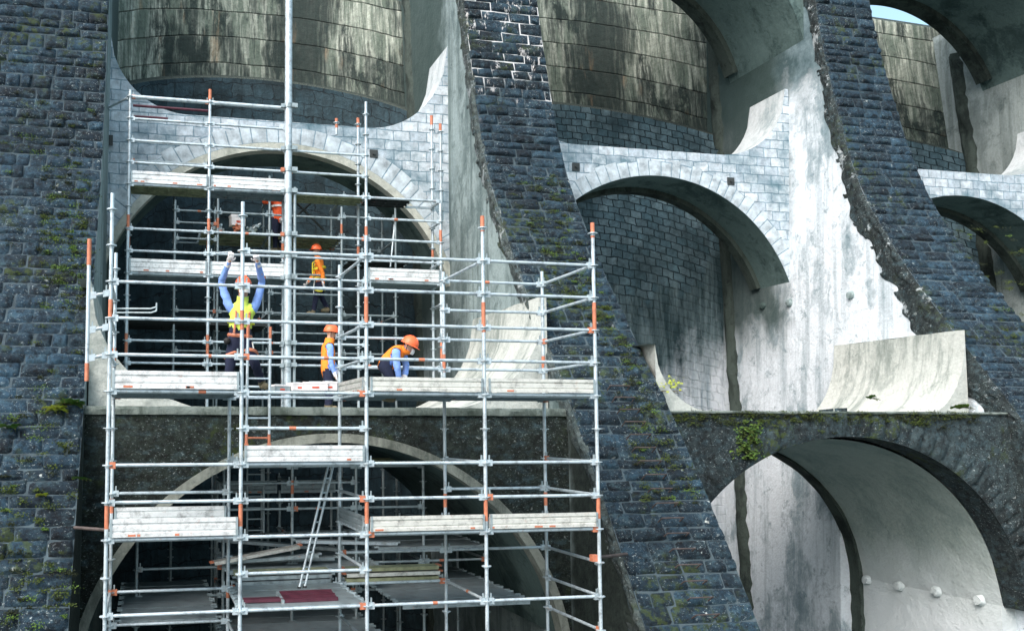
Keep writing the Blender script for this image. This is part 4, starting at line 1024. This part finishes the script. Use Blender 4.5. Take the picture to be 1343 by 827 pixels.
person('worker in orange jacket walking left on the shaded inner deck right of the mast', dict(
    head=P2(415, 329), neck=P2(417, 337), chest=P2(419, 346), pel=P2(420, 369), sh_l=P2(416, 342, -.17), el_l=P2(423, 358, -.22), wr_l=P2(424, 371, -.28),
    sh_r=P2(421, 342, .17), el_r=P2(412, 359, .2), wr_r=P2(404, 370, .05), hip_l=P2(420, 373, -.09), kn_l=P2(414, 391, -.1), ank_l=P2(411, 409, -.1), hip_r=P2(420, 373, .09), kn_r=P2(422, 391, .1), ank_r=P2(430, 405, .1)), (-1, -.25, -.05), HIVIS_O, None, mask=False, collar=YELLOW, harness=YELLOW)
Y = 20.9
P2 = lambda px, py, dy=0: at(px, py, Y + dy)
person('worker in red orange jacket standing half hidden behind the thick mast', dict(
    head=P2(361, 249), neck=P2(362, 257), chest=P2(363, 266), pel=P2(365, 287), sh_l=P2(355, 262, -.1), el_l=P2(347, 266, -.2), wr_l=P2(343, 256, -.35),
    sh_r=P2(370, 262, .1), el_r=P2(374, 276, .0), wr_r=P2(371, 286, -.15), hip_l=P2(361, 291, -.04), kn_l=P2(361, 308, -.08), ank_l=P2(361, 327, -.02), hip_r=P2(368, 291, .05), kn_r=P2(368, 308, .04), ank_r=P2(368, 327, .08)), (-.8, -.5, .1), HIVIS_R, None, mask=False, collar=REFL)
Y = 15.6
P2 = lambda px, py, dy=0: at(px, py, Y + dy)
person('worker in orange vest and blue shirt standing sideways by the white tool boxes', dict(
    head=P2(434, 437), neck=P2(431, 449), chest=P2(430, 460), pel=P2(430, 486), sh_l=P2(427, 453, .16), el_l=P2(436, 474, .2), wr_l=P2(443, 490, .05),
    sh_r=P2(433, 454, -.17), el_r=P2(434, 476, -.2), wr_r=P2(440, 492, -.22), hip_l=P2(430, 490, .09), kn_l=P2(432, 513, .1), ank_l=P2(429, 533, .1), hip_r=P2(430, 490, -.09), kn_r=P2(433, 513, -.1), ank_r=P2(432, 533, -.1)), (1, -.15, -.1), SHIRT, HIVIS_O)
Y = 12.95
P2 = lambda px, py, dy=0: at(px, py, Y + dy)
person('worker in orange vest bending down, hands at the deck behind the cream toe board', dict(
    head=P2(536, 454, -.1), neck=P2(529, 459, -.03), chest=P2(522, 461), pel=P2(506, 474, .02), sh_l=P2(528, 462, .17), el_l=P2(533, 480, .12), wr_l=P2(530, 497, .0),
    sh_r=P2(519, 464, -.17), el_r=P2(521, 483, -.2), wr_r=P2(524, 499, -.12), hip_l=P2(505, 479, .1), kn_l=P2(517, 498, .14), ank_l=P2(506, 518, .12), hip_r=P2(503, 480, -.09), kn_r=P2(515, 500, -.1), ank_r=P2(503, 519, -.1)), (.75, -.4, -.42), SHIRT, HIVIS_O, up=(.4, -.2, .9))

# ------------------------------------------------------------------ plants and moss
def fern(label, p, n, ln, mat, spread=1., name='fern', up=.7):
    t = thing(name, label, 'plant', p); m = MB(); st = MB()
    for k in range(n):
        a = 2 * math.pi * k / n + U(-.3, .3); d = Vector((math.cos(a) * spread, -abs(math.sin(a)) * spread * .8, U(.3, up + .3))).normalized(); L_ = ln * U(.6, 1.1)
        pts = [Vector(p) + d * L_ * f + Vector((0, 0, -.55 * L_ * f * f)) for f in (0, .25, .5, .75, 1)]
        st.path(pts, .004, STEM, 5)
        sd = d.cross(Vector((0, 0, 1))).normalized()
        for f in range(2, 14):
            q = f / 14; c = Vector(p) + d * L_ * q + Vector((0, 0, -.55 * L_ * q * q)); w = .28 * L_ * math.sin(math.pi * (q * .85 + .1))
            for s_ in (-1, 1):
                e = c + sd * s_ * w + d * w * .4 + Vector((0, 0, U(-.01, .01))); b = d * .022
                m.face([m.vert(c - b), m.vert(e), m.vert(c + b)], mat)
    st.build('stem', t); m.build('leaves', t, smooth=False); return t
def on_face(px, py, push=.06):
    y = 14.
    for _ in range(60):
        p = at(px, py, y); y = .5 * y + .5 * Y_z(p.z)
    return at(px, py, y - push)
fern('bright green fern growing out of a joint at the right edge of the left buttress', on_face(93, 531), 11, .34, LEAF, 1.1)
fern('green fern tuft with drooping fronds in the middle of the left buttress face', on_face(72, 539), 12, .28, LEAF_Y, .9)
fern('tiny seedling with pale leaves near the left edge of the left buttress', on_face(12, 562), 6, .26, LEAF, .8, 'seedling')
fern('small trailing weed under the corner of the mossy ledge', on_face(104, 628), 6, .2, LEAF, 1.0, 'weed')
fern('low green weed on the left buttress near the bottom', on_face(56, 650), 6, .16, LEAF_Y, 1.0, 'weed')
fern('bright green grass tuft at the foot of the white fillet, right side', at(1258, 536, 14.3), 12, .3, MOSS_B, .7, 'grass_tuft', .9)
fern('small green weed on the streaked white fillet', at(1141, 523, 15.2), 7, .22, LEAF, .9, 'weed')
t = thing('shrub', 'yellow leaved sprig sprouting from the white fillet beside the dark buttress', 'plant', at(862, 520, 14.5)); m = MB(); b0 = at(862, 520, 14.5)
for k in range(5):
    tip = at(U(868, 897), U(494, 520), 14.5 + U(-.2, .3)); m.path([b0, b0.lerp(tip, .5) + V3((0, 0, .05)), tip], .006, STEM, 5)
m.build('stem', t); m = MB()
for k in range(70):
    c = at(880 + random.gauss(0, 8), 504 + random.gauss(0, 6), 14.5 + U(-.2, .3)); a = V3((U(-1, 1), U(-1, 1), U(-1, 1))).normalized(); b_ = a.orthogonal().normalized(); s_ = U(.025, .05)
    m.face([m.vert(c - a * s_), m.vert(c + b_ * s_ * .6), m.vert(c + a * s_), m.vert(c - b_ * s_ * .6)], LEAF_Y)
m.build('leaves', t, smooth=False)
# hanging ivy / moss patch on the rubble arch
t = thing('ivy', 'bright green hanging moss patch on the dark rubble arch', 'plant', at(985, 555, Y1 - .03)); m = MB()
for k in range(1500):
    f = rnd() ** .8; px = 985 + random.gauss(0, 7) - 2 + f * random.choice((-6, 5)); py = 550 + f * 52
    if noise.noise(V3((px * .12, py * .1, 0))) < -.15: continue
    c = at(px, py, Y1 - U(.02, .10)); a = V3((U(-1, 1), U(-.5, .1), U(-1, 1))).normalized(); b_ = a.orthogonal().normalized(); s_ = U(.02, .042)
    m.face([m.vert(c - a * s_), m.vert(c + b_ * s_), m.vert(c + a * s_)], random.choice((MOSS_B, LEAF, MOSS, MOSS)))
m.build('leaves', t, smooth=False)
def moss_cloud(name, pts, n, mats, r):
    m = MB()
    for c in pts:
        rr = r * U(.4, 1.3); mt = random.choice(mats); ex = U(1, 2.2)
        for k in range(n):
            d = V3((random.gauss(0, 1) * ex, -abs(random.gauss(0, .8)), random.gauss(0, .6))) * rr * .55
            a = V3((U(-1, 1), U(-1, 1), U(-1, 1))).normalized(); b_ = a.orthogonal(); s_ = U(.008, .018)
            q = c + d; m.face([m.vert(q - a * s_), m.vert(q + b_ * s_), m.vert(q + a * s_)], mt)
    o = m.build(name, smooth=False); o['kind'] = 'stuff'; return o
pts = []
for k in range(150):
    px = U(55, 130); py = 300 + random.gauss(0, 60)
    if px < 132 - .05 * py: pts.append(on_face(px, py, .05))
for k in range(70): pts.append(on_face(U(5, 100), U(520, 827), .05))
for k in range(40): pts.append(on_face(U(5, 125), U(60, 520), .05))
for k in range(150):
    py = U(230, 420); pts.append(on_face(U(660 + (py - 230) * .5, 735 + (py - 230) * .36), py, .05))
for k in range(130):
    py = U(400, 660); pts.append(on_face(U(780 + (py - 400) * .25, 800 + (py - 400) * .45), py, .05))
for k in range(90):
    py = U(290, 520); a = 1215 + (py - 250) * .55; px = a + U(0, 110)
    if px < 1345: pts.append(on_face(px, py, .05))
moss_cloud('moss', pts, 60, (MOSS, MOSS, MOSS, MOSS_D, MOSS_D, MOSS_B), .075)
pts = [V3((U(9.3, 15.9), Y1 - .01, .36 - abs(random.gauss(0, .13)))) for k in range(210)]
moss_cloud('moss', pts, 46, (MOSS, MOSS_D, MOSS_D, MOSS), .07)

# ------------------------------------------------------------------ light
w = bpy.data.worlds.new('World'); sc.world = w; w.use_nodes = True
nt = w.node_tree; sky = nt.nodes.new('ShaderNodeTexSky'); sky.sky_type = 'NISHITA'; sky.sun_disc = False
EL, AZ = math.radians(46), math.radians(228)      # azimuth clockwise from +Y
sky.sun_elevation = EL; sky.sun_rotation = AZ; sky.air_density = 1.0; sky.dust_density = 4; sky.ozone_density = 1.0
hs = nt.nodes.new('ShaderNodeHueSaturation'); hs.inputs['Saturation'].default_value = .9; hs.inputs['Hue'].default_value = .468; nt.links.new(sky.outputs[0], hs.inputs['Color']); nt.links.new(hs.outputs[0], nt.nodes['Background'].inputs[0]); nt.nodes['Background'].inputs[1].default_value = .15
sd = bpy.data.lights.new('sun', 'SUN'); sd.energy = .9; sd.angle = math.radians(42); sd.color = (1, .988, .965)
so = bpy.data.objects.new('sun', sd); COL.objects.link(so)
dirv = Vector((math.sin(AZ) * math.cos(EL), math.cos(AZ) * math.cos(EL), math.sin(EL)))
so.rotation_euler = dirv.to_track_quat('Z', 'Y').to_euler(); so.location = dirv * 60
sc.view_settings.view_transform = 'Standard'; sc.view_settings.look = 'None'; sc.view_settings.gamma = 1; sc.view_settings.exposure = 1.28
sc.view_settings.use_curve_mapping = False
sc.cycles.use_denoising = True
sc.cycles.max_bounces = 6
